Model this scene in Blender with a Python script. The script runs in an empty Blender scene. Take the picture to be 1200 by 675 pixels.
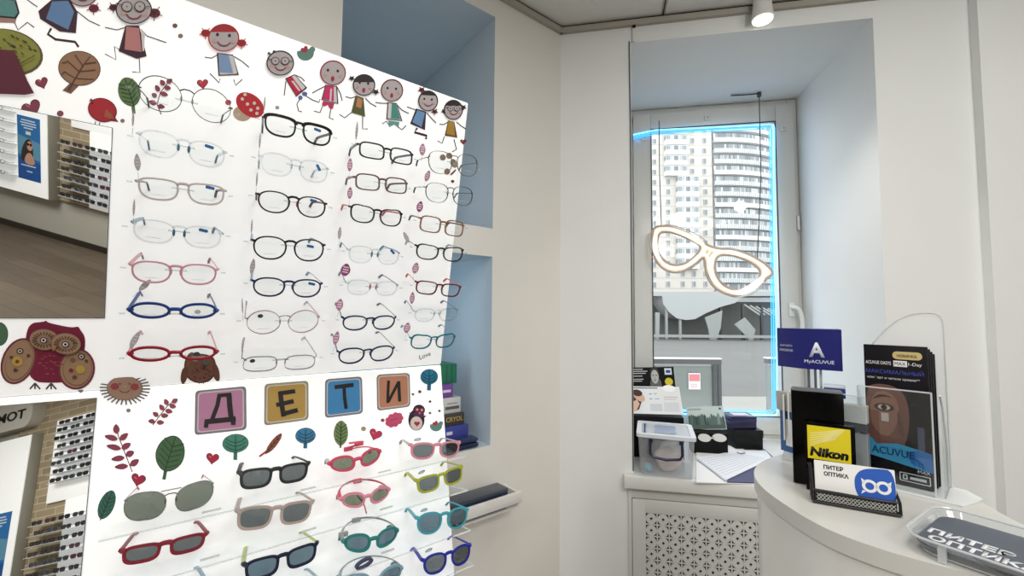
LIGHT_A, LIGHT_B, LIGHT_C, LIGHT_D, LIGHT_E, LIGHT_F, LIGHT_W, EXPO, BOARD = 5.5, 30, 95, 1.1, 0, 28, 2.35, 0.38, .31
import bpy, bmesh, math, random
from mathutils import Vector, Matrix, Quaternion
R = math.radians
SC = bpy.context.scene
COL = SC.collection
random.seed(4)

# ------------------------------------------------------------------ materials
def lin(c):
    return tuple((v / 255 / 12.92) if v / 255 <= .04045 else ((v / 255 + .055) / 1.055) ** 2.4 for v in c)

MATS = {}
def mat(name, rgb=(200, 200, 200), rough=.5, metal=0., noise=0., scale=30., bump=0., emit=None, estr=0., spec=.5, coat=0.):
    """Principled material with optional procedural mottling and bump."""
    if name in MATS: return MATS[name]
    m = bpy.data.materials.new(name); m.use_nodes = True
    nt = m.node_tree; b = nt.nodes['Principled BSDF']
    c = lin(rgb) + (1,)
    b.inputs['Base Color'].default_value = c
    b.inputs['Roughness'].default_value = rough
    b.inputs['Metallic'].default_value = metal
    b.inputs['Specular IOR Level'].default_value = spec
    b.inputs['Coat Weight'].default_value = coat
    if noise or bump:
        tc = nt.nodes.new('ShaderNodeTexCoord'); nz = nt.nodes.new('ShaderNodeTexNoise')
        nz.inputs['Scale'].default_value = scale; nz.inputs['Detail'].default_value = 4
        nt.links.new(tc.outputs['Object'], nz.inputs['Vector'])
        if noise:
            mx = nt.nodes.new('ShaderNodeMix'); mx.data_type = 'RGBA'
            mx.inputs[6].default_value = tuple(max(0, v * (1 - noise)) for v in c[:3]) + (1,)
            mx.inputs[7].default_value = tuple(min(1, v * (1 + noise)) for v in c[:3]) + (1,)
            nt.links.new(nz.outputs['Fac'], mx.inputs[0]); nt.links.new(mx.outputs[2], b.inputs['Base Color'])
        if bump:
            bp = nt.nodes.new('ShaderNodeBump'); bp.inputs['Strength'].default_value = bump; bp.inputs['Distance'].default_value = .002
            nt.links.new(nz.outputs['Fac'], bp.inputs['Height']); nt.links.new(bp.outputs['Normal'], b.inputs['Normal'])
    if emit:
        b.inputs['Emission Color'].default_value = lin(emit) + (1,)
        b.inputs['Emission Strength'].default_value = estr
    MATS[name] = m
    return m

def clear(name, rgb=(255, 255, 255), gloss=.06, rough=.02, body=0., bodycol=(255, 255, 255), direct=None):
    """Thin clear plastic or glass: transparent, with a fresnel gloss and an optional milky share."""
    if name in MATS: return MATS[name]
    m = bpy.data.materials.new(name); m.use_nodes = True
    nt = m.node_tree; nt.nodes.clear()
    out = nt.nodes.new('ShaderNodeOutputMaterial')
    tr = nt.nodes.new('ShaderNodeBsdfTransparent'); tr.inputs[0].default_value = (direct or lin(rgb)) + (1,)
    gl = nt.nodes.new('ShaderNodeBsdfGlossy'); gl.inputs['Roughness'].default_value = rough
    lw = nt.nodes.new('ShaderNodeLayerWeight'); lw.inputs['Blend'].default_value = .25
    mp = nt.nodes.new('ShaderNodeMapRange'); mp.inputs['To Min'].default_value = gloss; mp.inputs['To Max'].default_value = min(1, gloss * 6)
    nt.links.new(lw.outputs['Facing'], mp.inputs['Value'])
    mx = nt.nodes.new('ShaderNodeMixShader')
    nt.links.new(mp.outputs[0], mx.inputs[0]); nt.links.new(tr.outputs[0], mx.inputs[1]); nt.links.new(gl.outputs[0], mx.inputs[2])
    last = mx
    if body:
        df = nt.nodes.new('ShaderNodeBsdfDiffuse'); df.inputs[0].default_value = lin(bodycol) + (1,)
        m2 = nt.nodes.new('ShaderNodeMixShader'); m2.inputs[0].default_value = body
        nt.links.new(mx.outputs[0], m2.inputs[1]); nt.links.new(df.outputs[0], m2.inputs[2]); last = m2
    nt.links.new(last.outputs[0], out.inputs[0])
    MATS[name] = m
    return m

def flat(rgb, rough=.55):
    return mat('print_%02x%02x%02x' % tuple(int(v) for v in rgb), rgb, rough, spec=.3)

# ------------------------------------------------------------------ camera model (photo is 1200 x 675)
F = 500.; CZ = 1.42
CM = Matrix.Rotation(math.pi / 2 + R(3.4), 3, 'X') @ Matrix.Rotation(R(.5), 3, 'Z')
CAM = Vector((0, 0, CZ))
cd = bpy.data.cameras.new('camera'); cam = bpy.data.objects.new('camera', cd); COL.objects.link(cam)
cam.matrix_world = Matrix.Translation(CAM) @ CM.to_4x4()
cd.sensor_width = 36; cd.lens = F / 1200 * 36; cd.clip_start = .02; cd.clip_end = 600
SC.camera = cam

def ray(x, y): return CM @ Vector(((x - 600) / F, -(y - 337.5) / F, -1))
def hit(x, y, p, n):
    d = ray(x, y); return CAM + d * ((p - CAM).dot(n) / d.dot(n))
def level(x, y, z): return hit(x, y, Vector((0, 0, z)), Vector((0, 0, 1)))

# ------------------------------------------------------------------ object helpers
def link(name, data, parent=None, M=None):
    o = bpy.data.objects.new(name, data); COL.objects.link(o)
    if parent is not None: o.parent = parent
    if M is not None: o.matrix_basis = M
    return o
def tag(o, label=None, cat=None, group=None, kind=None):
    if label: o['label'] = label
    if cat: o['category'] = cat
    if group: o['group'] = group
    if kind: o['kind'] = kind
    return o
def thing(name, label, cat, M, group=None):
    o = link(name, None, None, M); o.empty_display_size = .02
    return tag(o, label, cat, group)

class MB:
    """Collects shapes, then builds ONE mesh object."""
    def __init__(s): s.bm = bmesh.new(); s.ms = []
    def mi(s, m):
        if m not in s.ms: s.ms.append(m)
        return s.ms.index(m)
    def face(s, pts, m):
        f = s.bm.faces.new([s.bm.verts.new(p) for p in pts]); f.material_index = s.mi(m); return f
    def box(s, x0, x1, y0, y1, z0, z1, m, bev=0.):
        r = bmesh.ops.create_cube(s.bm, size=1)
        for v in r['verts']:
            v.co = Vector(((x0 + x1) / 2 + v.co.x * (x1 - x0), (y0 + y1) / 2 + v.co.y * (y1 - y0), (z0 + z1) / 2 + v.co.z * (z1 - z0)))
        k = s.mi(m)
        fs = {f for v in r['verts'] for f in v.link_faces}
        for f in fs: f.material_index = k
        if bev:
            es = list({e for v in r['verts'] for e in v.link_edges})
            q = bmesh.ops.bevel(s.bm, geom=es, offset=bev, segments=2, affect='EDGES', profile=.5)
            for f in q['faces']: f.material_index = k; f.smooth = True
        return s
    def prism(s, pts, z0, z1, m, axis='Z', smooth=False):
        """extrude a 2D outline; axis Z: (x,y)->z, axis Y: (x,z)->y"""
        def P(p, h): return (p[0], p[1], h) if axis == 'Z' else ((p[0], h, p[1]) if axis == 'Y' else (h, p[0], p[1]))
        a = [s.bm.verts.new(P(p, z0)) for p in pts]; b = [s.bm.verts.new(P(p, z1)) for p in pts]
        k = s.mi(m); n = len(pts); fs = [s.bm.faces.new(a[::-1]), s.bm.faces.new(b)]
        for i in range(n):
            f = s.bm.faces.new((a[i], a[(i + 1) % n], b[(i + 1) % n], b[i])); f.smooth = smooth; fs.append(f)
        for f in fs: f.material_index = k
        return s
    def ring(s, outer, inner, z0, z1, m, axis='Z', bend=None):
        def P(p, h):
            q = (p[0], p[1], h) if axis == 'Z' else (p[0], h, p[1])
            return bend(q) if bend else q
        n = len(outer); k = s.mi(m)
        V = [[s.bm.verts.new(P(p, h)) for p in L] for L, h in ((outer, z0), (outer, z1), (inner, z1), (inner, z0))]
        for j in range(4):
            A, B = V[j], V[(j + 1) % 4]
            for i in range(n):
                f = s.bm.faces.new((A[i], A[(i + 1) % n], B[(i + 1) % n], B[i])); f.material_index = k; f.smooth = j in (0, 2)
        return s
    def tube(s, pts, r, m, seg=8, closed=False, flatten=None):
        """round (or flattened: (half width, half height) with fixed up) sweep along points"""
        pts = [Vector(p) for p in pts]; n = len(pts); k = s.mi(m); rings = []
        up = Vector((0, 0, 1)); prev = None
        for i in range(n):
            a = pts[(i - 1) % n] if (closed or i) else pts[0]; b = pts[(i + 1) % n] if (closed or i < n - 1) else pts[-1]
            t = (b - a).normalized()
            if prev is None:
                u = t.orthogonal().normalized() if abs(t.dot(up)) > .99 else t.cross(up).normalized()
            else:
                u = (prev - t * prev.dot(t))
                u = u.normalized() if u.length > 1e-6 else t.orthogonal().normalized()
            prev = u; v = u.cross(t)
            rr = r[i] if isinstance(r, (list, tuple)) else r
            hw, hh = (flatten if flatten else (1, 1))
            rings.append([s.bm.verts.new(pts[i] + u * math.cos(q) * rr * hw + v * math.sin(q) * rr * hh) for q in [2 * math.pi * j / seg for j in range(seg)]])
        m_ = n if closed else n - 1
        for i in range(m_):
            A, B = rings[i], rings[(i + 1) % n]
            for j in range(seg):
                f = s.bm.faces.new((A[j], A[(j + 1) % seg], B[(j + 1) % seg], B[j])); f.material_index = k; f.smooth = True
        if not closed:
            for q in (rings[0][::-1], rings[-1]):
                f = s.bm.faces.new(q); f.material_index = k
        return s
    def lathe(s, prof, m, seg=24, axis='Z', c=(0, 0, 0)):
        k = s.mi(m); rings = []
        for (r_, h) in prof:
            rr = []
            for j in range(seg):
                a = 2 * math.pi * j / seg; x, y = r_ * math.cos(a), r_ * math.sin(a)
                p = (c[0] + x, c[1] + y, c[2] + h) if axis == 'Z' else (c[0] + x, c[1] + h, c[2] + y)
                rr.append(s.bm.verts.new(p))
            rings.append(rr)
        for A, B in zip(rings, rings[1:]):
            for j in range(seg):
                f = s.bm.faces.new((A[j], A[(j + 1) % seg], B[(j + 1) % seg], B[j])); f.material_index = k; f.smooth = True
        for q in (rings[0][::-1], rings[-1]):
            f = s.bm.faces.new(q); f.material_index = k
        return s
    def blob(s, c, r, m, sub=2, sc=(1, 1, 1)):
        q = bmesh.ops.create_icosphere(s.bm, subdivisions=sub, radius=1); k = s.mi(m)
        for v in q['verts']: v.co = Vector((c[0] + v.co.x * r * sc[0], c[1] + v.co.y * r * sc[1], c[2] + v.co.z * r * sc[2]))
        for f in {f for v in q['verts'] for f in v.link_faces}: f.material_index = k; f.smooth = True
        return s
    def mesh(s, name):
        bmesh.ops.recalc_face_normals(s.bm, faces=s.bm.faces[:])
        me = bpy.data.meshes.new(name); s.bm.to_mesh(me); s.bm.free()
        for m in s.ms: me.materials.append(m)
        me.set_sharp_from_angle(angle=R(38))
        return me
    def build(s, name, parent=None, M=None): return link(name, s.mesh(name), parent, M)

def basis(o, X, Y, Z):
    m = Matrix.Identity(4)
    for i, a in enumerate((X, Y, Z)):
        for j in range(3): m[j][i] = a[j]
    for j in range(3): m[j][3] = o[j]
    return m
UP = Vector((0, 0, 1))
def upright(o, xd):
    """local frame of a thing that stands: X to the right, Y away, Z up"""
    X = Vector((xd[0], xd[1], 0)).normalized(); return basis(o, X, UP.cross(X), UP)

def text(s, parent, M, m, width=None, height=None, size=.01, ext=.0003, bold=0., align='LEFT', name='lettering', shear=0.):
    """raised lettering, laid in the local XY plane of M"""
    cu = bpy.data.curves.new('txt', 'FONT'); cu.body = s; cu.size = size; cu.extrude = 0; cu.offset = bold * size; cu.align_x = align
    cu.shear = shear; cu.resolution_u = 3
    ob = bpy.data.objects.new('txt', cu); COL.objects.link(ob)
    dg = bpy.context.evaluated_depsgraph_get(); dg.update()
    me = bpy.data.meshes.new_from_object(ob.evaluated_get(dg)); bpy.data.objects.remove(ob); bpy.data.curves.remove(cu)
    if len(me.vertices):
        xs = [v.co.x for v in me.vertices]; ys = [v.co.y for v in me.vertices]
        x0, x1, y0, y1 = min(xs), max(xs), min(ys), max(ys)
        kx = width / (x1 - x0) if width else (height / (y1 - y0) if height else 1)
        ky = height / (y1 - y0) if height else kx
        for v in me.vertices:
            v.co.x = (v.co.x - (x0 if width else 0)) * kx; v.co.y = (v.co.y - (y0 if width or height else 0)) * ky
    bm = bmesh.new(); bm.from_mesh(me)
    if ext:
        g = bmesh.ops.extrude_face_region(bm, geom=bm.faces[:])
        for v in g['geom']:
            if isinstance(v, bmesh.types.BMVert): v.co.z += ext
    bmesh.ops.recalc_face_normals(bm, faces=bm.faces[:]); bm.to_mesh(me); bm.free()
    me.materials.clear(); me.materials.append(m); me.name = name
    return link(name, me, parent, M)

def ell(cx, cy, rx, ry, rot=0, n=28, a0=0, a1=360):
    c, s_ = math.cos(R(rot)), math.sin(R(rot)); out = []
    k = n if a1 - a0 >= 360 else n + 1
    for i in range(k):
        t = R(a0 + (a1 - a0) * i / n); x, y = rx * math.cos(t), ry * math.sin(t)
        out.append((cx + x * c - y * s_, cy + x * s_ + y * c))
    return out
def rrect(x0, y0, x1, y1, r, n=5):
    out = []
    for cx, cy, a in ((x1 - r, y1 - r, 0), (x0 + r, y1 - r, 90), (x0 + r, y0 + r, 180), (x1 - r, y0 + r, 270)):
        out += [(cx + r * math.cos(R(a + 90 * i / n)), cy + r * math.sin(R(a + 90 * i / n))) for i in range(n + 1)]
    return out
def smooth(pts, closed=True, it=2):
    for _ in range(it):
        q = []; n = len(pts)
        for i in range(n if closed else n - 1):
            a, b = pts[i], pts[(i + 1) % n]
            q += [tuple(a[j] * .75 + b[j] * .25 for j in range(len(a))), tuple(a[j] * .25 + b[j] * .75 for j in range(len(a)))]
        if not closed: q = [pts[0]] + q + [pts[-1]]
        pts = q
    return pts

# ------------------------------------------------------------------ place frames
UL = Vector((math.sin(R(52)), math.cos(R(52)), 0)); NL = Vector((UL.y, -UL.x, 0))          # left wall: along, out into the room
UW = Vector((math.cos(R(10.5)), -math.sin(R(10.5)), 0)); NW = Vector((-math.sin(R(10.5)), -math.cos(R(10.5)), 0))   # window wall
CEIL = CZ + 1.2
CN = level(657, 33, CEIL); CN.z = 0
ML = upright(CN, UL); MW = upright(CN, UW)
OP = Vector((2.2672, -5.8777, 0)); OW = Vector((.085, .99638, 0)).normalized()            # wall opposite, seen in the mirrors
MO = upright(OP, -OW)
E_ = None
# where the window wall meets the opposite wall
def cross2(p, d, q, e):
    k = ((q.x - p.x) * e.y - (q.y - p.y) * e.x) / (d.x * e.y - d.y * e.x); return p + d * k
PW = cross2(CN, UW, OP, OW); LEN_W = (PW - CN).length
PL = CN - UL * 3.4; PB = Vector((PL.x, -6.6, 0)); PO = OP - OW * ((OP.y + 6.6) / OW.y)

M_wall = mat('wall_paint', (228, 225, 219), .62, noise=.02, scale=8, bump=.05)
M_wallR = mat('wall_paint_cool', (230, 232, 231), .6, noise=.02, scale=8, bump=.05)
M_ceil = mat('ceiling_panel', (226, 225, 221), .6, noise=.02, scale=6)
M_white = mat('white_pvc', (222, 222, 219), .35)
M_trim = mat('aluminium_trim', (168, 162, 152), .45)
M_black = mat('black_gap', (14, 14, 15), .8)

def struct(o): o['kind'] = 'structure'; return o
def Q(mb, pts, m): mb.face(pts, m)

# floor
fm = bpy.data.materials.new('wood_floor'); fm.use_nodes = True
nt = fm.node_tree; b = nt.nodes['Principled BSDF']; b.inputs['Roughness'].default_value = .42
tc = nt.nodes.new('ShaderNodeTexCoord'); mp = nt.nodes.new('ShaderNodeMapping'); mp.inputs['Scale'].default_value = (9, .8, 1)
nz = nt.nodes.new('ShaderNodeTexNoise'); nz.inputs['Scale'].default_value = 3; nz.inputs['Detail'].default_value = 6
br = nt.nodes.new('ShaderNodeTexBrick'); br.inputs['Scale'].default_value = 1; br.inputs['Brick Width'].default_value = 1.2; br.inputs['Row Height'].default_value = .15
br.inputs['Mortar Size'].default_value = .002; br.inputs['Color1'].default_value = lin((122, 108, 92)) + (1,); br.inputs['Color2'].default_value = lin((100, 88, 74)) + (1,); br.inputs['Mortar'].default_value = lin((50, 42, 34)) + (1,)
m2 = nt.nodes.new('ShaderNodeMapping'); m2.inputs['Rotation'].default_value = (0, 0, R(90))
mx = nt.nodes.new('ShaderNodeMix'); mx.data_type = 'RGBA'; mx.blend_type = 'MULTIPLY'; mx.inputs[0].default_value = .55
rp = nt.nodes.new('ShaderNodeValToRGB'); rp.color_ramp.elements[0].color = (.35, .33, .3, 1); rp.color_ramp.elements[1].color = (1, 1, 1, 1)
L = nt.links.new
L(tc.outputs['Object'], mp.inputs[0]); L(mp.outputs[0], nz.inputs['Vector']); L(tc.outputs['Object'], m2.inputs[0]); L(m2.outputs[0], br.inputs['Vector'])
L(nz.outputs['Fac'], rp.inputs[0]); L(br.outputs['Color'], mx.inputs[6]); L(rp.outputs[0], mx.inputs[7]); L(mx.outputs[2], b.inputs['Base Color'])
poly = [CN, PL, PB, PO, PW]
f = MB(); f.prism([(p.x, p.y) for p in poly], -.1, 0, fm); struct(f.build('floor'))
f = MB(); f.prism([(p.x, p.y) for p in poly], CEIL, CEIL + .08, M_ceil); ceil_o = struct(f.build('ceiling'))

# left wall with the two recesses (x = along wall, negative to the left; y = depth)
NX0, NX1, NT, NM1, NM0, NB, ND = -.879, -.338, 2.516, 1.724, 1.622, .959, .62
M_niche = mat('recess_paint', (196, 206, 213), .6, noise=.02, scale=8)
def holed(mb, xs, zs, holes, m, y=0.):
    for i in range(len(xs) - 1):
        for j in range(len(zs) - 1):
            cx, cz = (xs[i] + xs[i + 1]) / 2, (zs[j] + zs[j + 1]) / 2
            if any(a < cx < c and b_ < cz < d for a, b_, c, d in holes): continue
            mb.face([(xs[i], y, zs[j]), (xs[i + 1], y, zs[j]), (xs[i + 1], y, zs[j + 1]), (xs[i], y, zs[j + 1])], m)
f = MB()
f_holes = [(NX0, NM1, NX1, NT), (NX0, NB, NX1, NM0)]
holed(f, [-3.4, NX0, NX1, 0], [0, NB, NM0, NM1, NT, CEIL], f_holes, M_wall)
for a, b_, c, d in f_holes:
    for q in ([(a, 0, d), (c, 0, d), (c, ND, d), (a, ND, d)], [(a, 0, b_), (c, 0, b_), (c, ND, b_), (a, ND, b_)],
              [(a, 0, b_), (a, 0, d), (a, ND, d), (a, ND, b_)], [(c, 0, b_), (c, 0, d), (c, ND, d), (c, ND, b_)],
              [(a, ND, b_), (c, ND, b_), (c, ND, d), (a, ND, d)]):
        f.face(q, M_niche)
o = f.build('wall_left', None, ML); struct(o)

# window wall with the deep opening
WX0, WX1, WS, WT, WD = .284, 1.152, .79, 2.524, .60
f = MB()
holed(f, [0, WX0, WX1, 1.452], [0, WS, WT, CEIL], [(WX0, WS, WX1, WT)], M_wallR)
for q in ([(WX0, 0, WT), (WX1, 0, WT), (WX1, WD + .1, WT), (WX0, WD + .1, WT)], [(WX0, 0, WS), (WX1, 0, WS), (WX1, WD + .1, WS), (WX0, WD + .1, WS)],
          [(WX0, 0, WS), (WX0, 0, WT), (WX0, WD + .1, WT), (WX0, WD + .1, WS)], [(WX1, 0, WS), (WX1, 0, WT), (WX1, WD + .1, WT), (WX1, WD + .1, WS)]):
    f.face(q, M_wallR)
struct(f.build('wall_window', None, MW))
f = MB()
f.face([(1.452, 0, 0), (1.452, -.035, 0), (1.452, -.035, CEIL), (1.452, 0, CEIL)], M_wallR)
f.face([(1.452, -.035, 0), (LEN_W, -.035, 0), (LEN_W, -.035, CEIL), (1.452, -.035, CEIL)], M_wallR)
struct(f.build('wall_right', None, MW))
def wallseg(name, a, c, m):
    f = MB(); f.face([(a.x, a.y, 0), (c.x, c.y, 0), (c.x, c.y, CEIL), (a.x, a.y, CEIL)], m); return struct(f.build(name))
M_grey = mat('grey_paint', (186, 184, 174), .6)
wallseg('wall_opposite', PW, PO, M_grey); wallseg('wall_back', PO, PB, M_wall); wallseg('wall_side', PB, PL, M_wall)
f = MB(); f.box(-3.2, .75, -.018, 0, 0, .07, mat('dark_skirting', (44, 38, 33), .5)); struct(f.build('baseboard_opposite', None, MO))

# ceiling edge profile (grey strip with the dark shadow gap above) along both visible walls
for nm, M, x0, x1 in (('trim_1', ML, -3.4, .0), ('trim_2', MW, .0, LEN_W)):
    f = MB(); f.box(x0, x1, -.016, -.0005, CEIL - .03, CEIL - .008, M_trim); f.box(x0, x1, -.012, -.0005, CEIL - .008, CEIL - .001, M_black)
    struct(f.build(nm, None, M))
f = MB()
p = level(780, 0, CEIL); q = level(776, 21, CEIL); d = (p - q).normalized(); nn = UP.cross(d)
for k, (w_, z_, m_) in enumerate(((.009, .0025, M_trim), (.0025, .003, M_black))):
    A, B_ = q, q + d * 3.0
    f.prism([((A + nn * w_).x, (A + nn * w_).y), ((A - nn * w_).x, (A - nn * w_).y), ((B_ - nn * w_).x, (B_ - nn * w_).y), ((B_ + nn * w_).x, (B_ + nn * w_).y)], CEIL - z_, CEIL + .001, m_)
struct(f.build('trim_3'))
# ------------------------------------------------------------------ the display board on the left wall
TILT = R(10)
PF = hit(517, 427, CN + NL * .13, NL)
U1 = UP * math.cos(TILT) + NL * math.sin(TILT); N1 = NL * math.cos(TILT) - UP * math.sin(TILT)
U2 = UP * math.cos(TILT) - NL * math.sin(TILT); N2 = NL * math.cos(TILT) + UP * math.sin(TILT)
B1 = basis(PF, UL, U1, N1); B2 = basis(PF, UL, U2, N2)
def bl(px, py, low, h=.001):
    n, u = (N2, U2) if low else (N1, U1)
    d = hit(px, py, PF + n * h, n) - PF; return (d.dot(UL), d.dot(u))
HT = max(bl(551, 121, 0)[1], bl(280, 25, 0)[1]); LB = -1.30; LL = -(PF.z - .004) / math.cos(TILT)
BM = thing('display_board', 'tall white backlit children eyewear board with stickers, filling the left side', 'display board', Matrix.Identity(4))
M_board = mat('backlit_acrylic', (246, 248, 248), .35, emit=(255, 255, 255), estr=BOARD)
f = MB(); f.box(LB, 0, 0, HT, -.035, 0, M_board, .004); f.build('upper_panel', BM, B1)
f = MB(); f.box(LB, 0, LL, -.001, -.035, 0, M_board, .004); f.build('lower_panel', BM, B2)
M_mir = mat('mirror_glass', (238, 240, 238), .0, metal=1.); M_edge = mat('mirror_edge', (96, 104, 102), .3)
MR1 = [bl(130.5, 149.5, 0), bl(125, 373, 0)]; mx1 = (MR1[0][0] + MR1[1][0]) / 2
f = MB(); f.box(LB + .05, mx1, MR1[1][1], MR1[0][1], .0003, .0035, M_edge); f.face([(LB + .052, MR1[1][1] + .001, .0037), (mx1 - .001, MR1[1][1] + .001, .0037), (mx1 - .001, MR1[0][1] - .001, .0037), (LB + .052, MR1[0][1] - .001, .0037)], M_mir)
f.build('mirror', BM, B1)
MR2 = [bl(114, 466, 1), bl(95, 675, 1)]; mx2 = (MR2[0][0] + MR2[1][0]) / 2
f = MB(); f.box(LB + .05, mx2, LL + .35, MR2[0][1], .0003, .0035, M_edge); f.face([(LB + .052, LL + .351, .0037), (mx2 - .001, LL + .351, .0037), (mx2 - .001, MR2[0][1] - .001, .0037), (LB + .052, MR2[0][1] - .001, .0037)], M_mir)
f.build('mirror', BM, B2)

def soft(c): return tuple(int(v * .9 + 22) for v in c)
class St:
    """a printed sticker on the board, drawn in the photo's own pixels and laid on the board plane"""
    def __init__(s, name, low=0, label=None): s.n, s.low, s.l, s.mb, s.lab = name, low, 0, MB(), label
    def poly(s, pts, c):
        z = .0006 + .00022 * s.l; s.l += 1
        q = [bl(x, y, s.low) for x, y in pts]
        s.mb.face([(a, b, z) for a, b in q], flat(soft(c))); return s
    def ell(s, cx, cy, rx, ry, c, rot=0): return s.poly(ell(cx, cy, rx, ry, rot), c)
    def line(s, pts, w, c):
        L_, R_ = [], []; n = len(pts)
        for i in range(n):
            a = pts[max(0, i - 1)]; b = pts[min(n - 1, i + 1)]; dx, dy = b[0] - a[0], b[1] - a[1]; l = math.hypot(dx, dy) or 1
            ox, oy = -dy / l * w / 2, dx / l * w / 2
            L_.append((pts[i][0] + ox, pts[i][1] + oy)); R_.append((pts[i][0] - ox, pts[i][1] - oy))
        z = .0006 + .00022 * s.l; s.l += 1; k = flat(soft(c))
        for i in range(n - 1):
            s.mb.face([bl(*p, s.low) + (z,) for p in (L_[i], L_[i + 1], R_[i + 1], R_[i])], k)
        return s
    def heart(s, cx, cy, r, c, rot=0):
        pts = []
        for i in range(28):
            t = 2 * math.pi * i / 28; x = 16 * math.sin(t) ** 3 / 16 * r; y = -(13 * math.cos(t) - 5 * math.cos(2 * t) - 2 * math.cos(3 * t) - math.cos(4 * t)) / 16 * r
            q = R(rot); pts.append((cx + x * math.cos(q) - y * math.sin(q), cy + x * math.sin(q) + y * math.cos(q)))
        return s.poly(pts, c)
    def done(s):
        o = s.mb.build(s.n, BM, B2 if s.low else B1)
        if s.lab: o['label'] = s.lab
        return o

INK = (40, 34, 38); SKIN = (196, 186, 190); MAR = (118, 28, 52)
def kid(head, r, ry, dress, dcol, inner, icol, arms, legs, hair=INK, tufts=(), tcol=None, cap=None, mouth='smile', specs=False, lw=1.1, legcol=INK, shorts=(), scol=None, label=None, tilt=0, slit=None):
    s = St('child_sticker', 0, label); cx, cy = head
    for l in legs: s.line(l, lw if legcol == INK else lw * 2.6, legcol)
    for q in shorts: s.poly(q, scol)
    for l in arms: s.line(l, lw, INK)
    s.poly(dress, dcol)
    if dcol == INK:
        mx_ = sum(p[0] for p in dress) / len(dress); my_ = sum(p[1] for p in dress) / len(dress); s.poly([(mx_ + (x - mx_) * .84, my_ + (y - my_) * .9) for x, y in dress], (232, 228, 230))
    if inner: s.poly(inner, icol)
    if slit: s.poly(slit, (236, 232, 234))
    for tx, ty, tr in tufts:
        s.ell(tx, ty, tr, tr * .8, tcol or hair)
        for k in range(5):
            a = R(72 * k + 20); s.line([(tx, ty), (tx + tr * 1.45 * math.cos(a), ty + tr * 1.3 * math.sin(a))], lw, hair)
    s.ell(cx, cy, r + 1.3, ry + 1.3, hair, tilt); s.ell(cx, cy + .3, r - .2, ry - .2, SKIN, tilt)
    if cap: s.poly(ell(cx, cy, r + .8, ry + .8, tilt, 14, *cap), hair)
    e = r / 14
    s.ell(cx - 6 * e, cy - 3 * e, 1.2 * e + .3, 1.5 * e + .2, INK); s.ell(cx + 5.5 * e, cy - 2 * e, 1.2 * e + .3, 1.5 * e + .2, INK)
    s.ell(cx - 9 * e, cy + 3 * e, 2.2 * e, 1.8 * e, (206, 168, 160)); s.ell(cx + 8.5 * e, cy + 4 * e, 2.2 * e, 1.8 * e, (206, 168, 160))
    if mouth == 'smile': s.line([(cx - 6 * e, cy + 4 * e), (cx - 3.5 * e, cy + 7 * e), (cx, cy + 8 * e), (cx + 3.5 * e, cy + 7.3 * e), (cx + 6 * e, cy + 5 * e)], 1. * e + .2, (130, 50, 60))
    else: s.ell(cx - .5 * e, cy + 7 * e, 2 * e, 3 * e, (170, 30, 50))
    if specs:
        for q in (-5.5, 5): s.poly(ell(cx + q * e, cy - 2 * e, 4.6 * e, 4.4 * e, 0, 16), INK); s.poly(ell(cx + q * e, cy - 2 * e, 3.8 * e, 3.6 * e, 0, 16), SKIN); s.ell(cx + q * e, cy - 2 * e, .8, .8, INK)
        s.line([(cx - 13 * e, cy - 4 * e), (cx - 9 * e, cy - 3 * e)], .8, INK); s.line([(cx + 9 * e, cy - 1.5 * e), (cx + 13 * e, cy - 2 * e)], .8, INK)
    return s.done()

DK = (60, 30, 46)
s = St('child_sticker', 0, 'running child in teal dress, cut by the edge'); s.line([(15, 22), (21, 35), (32, 26), (40, 32)], 1.3, INK).poly([(-16, 14), (20, 18), (18, 27), (-14, 26)], (178, 140, 132)).poly([(-14, -4), (19, 0), (23, 15), (19, 22), (-16, 19)], INK).poly([(-14, -4), (17, 1), (21, 15), (17, 20), (-16, 17)], (92, 150, 150)).done()
kid((97, -8), 17, 15, [(60, 0), (81, -2), (91, 14), (89, 39), (70, 37), (47, 22), (45, 13)], DK, [(61, 2), (80, 1), (87, 14), (80, 35), (54, 22)], (98, 142, 196), [[(30, -2), (38, 4), (44, 8)], [(90, 13), (104, 24), (117, 30)]], [[(60, 33), (56, 40), (65, 46), (88, 49), (92, 55)]], hair=MAR, tufts=[(110, 10, 6)], legcol=DK, label='child in blue dress with maroon leggings')
kid((157, 12), 20, 16, [(147, 30), (163, 30), (172, 66), (160, 69), (139, 60)], DK, [(148, 31), (163, 33), (166, 61), (146, 58)], (204, 130, 130), [[(147, 32), (137, 35), (123, 32)], [(165, 34), (172, 42), (195, 50)]], [[(140, 58), (134, 54), (136, 70), (123, 63)], [(163, 66), (164, 85), (155, 84)]], hair=INK, tufts=[(133, 9, 5), (181, 16, 7)], tcol=(120, 30, 50), specs=True, label='child with glasses in pink dress', slit=[(165, 34), (170, 38), (169, 60), (167, 60)])
kid((262, 45), 17, 15, [(254, 62), (273, 64), (280, 88), (256, 89)], INK, [(256, 63), (268, 65), (273, 86), (258, 85)], (132, 164, 214), [[(255, 64), (248, 68), (240, 67)], [(274, 66), (284, 72), (292, 79)]], [[(258, 92), (257, 97), (246, 86)], [(274, 93), (276, 100), (284, 93)]], hair=(176, 28, 36), tufts=[(241, 39, 5.5), (283, 51, 5.5)], cap=(205, 335), label='red-haired child in pale blue dress', slit=[(270, 65), (273, 66), (278, 86), (274, 87)])
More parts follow.
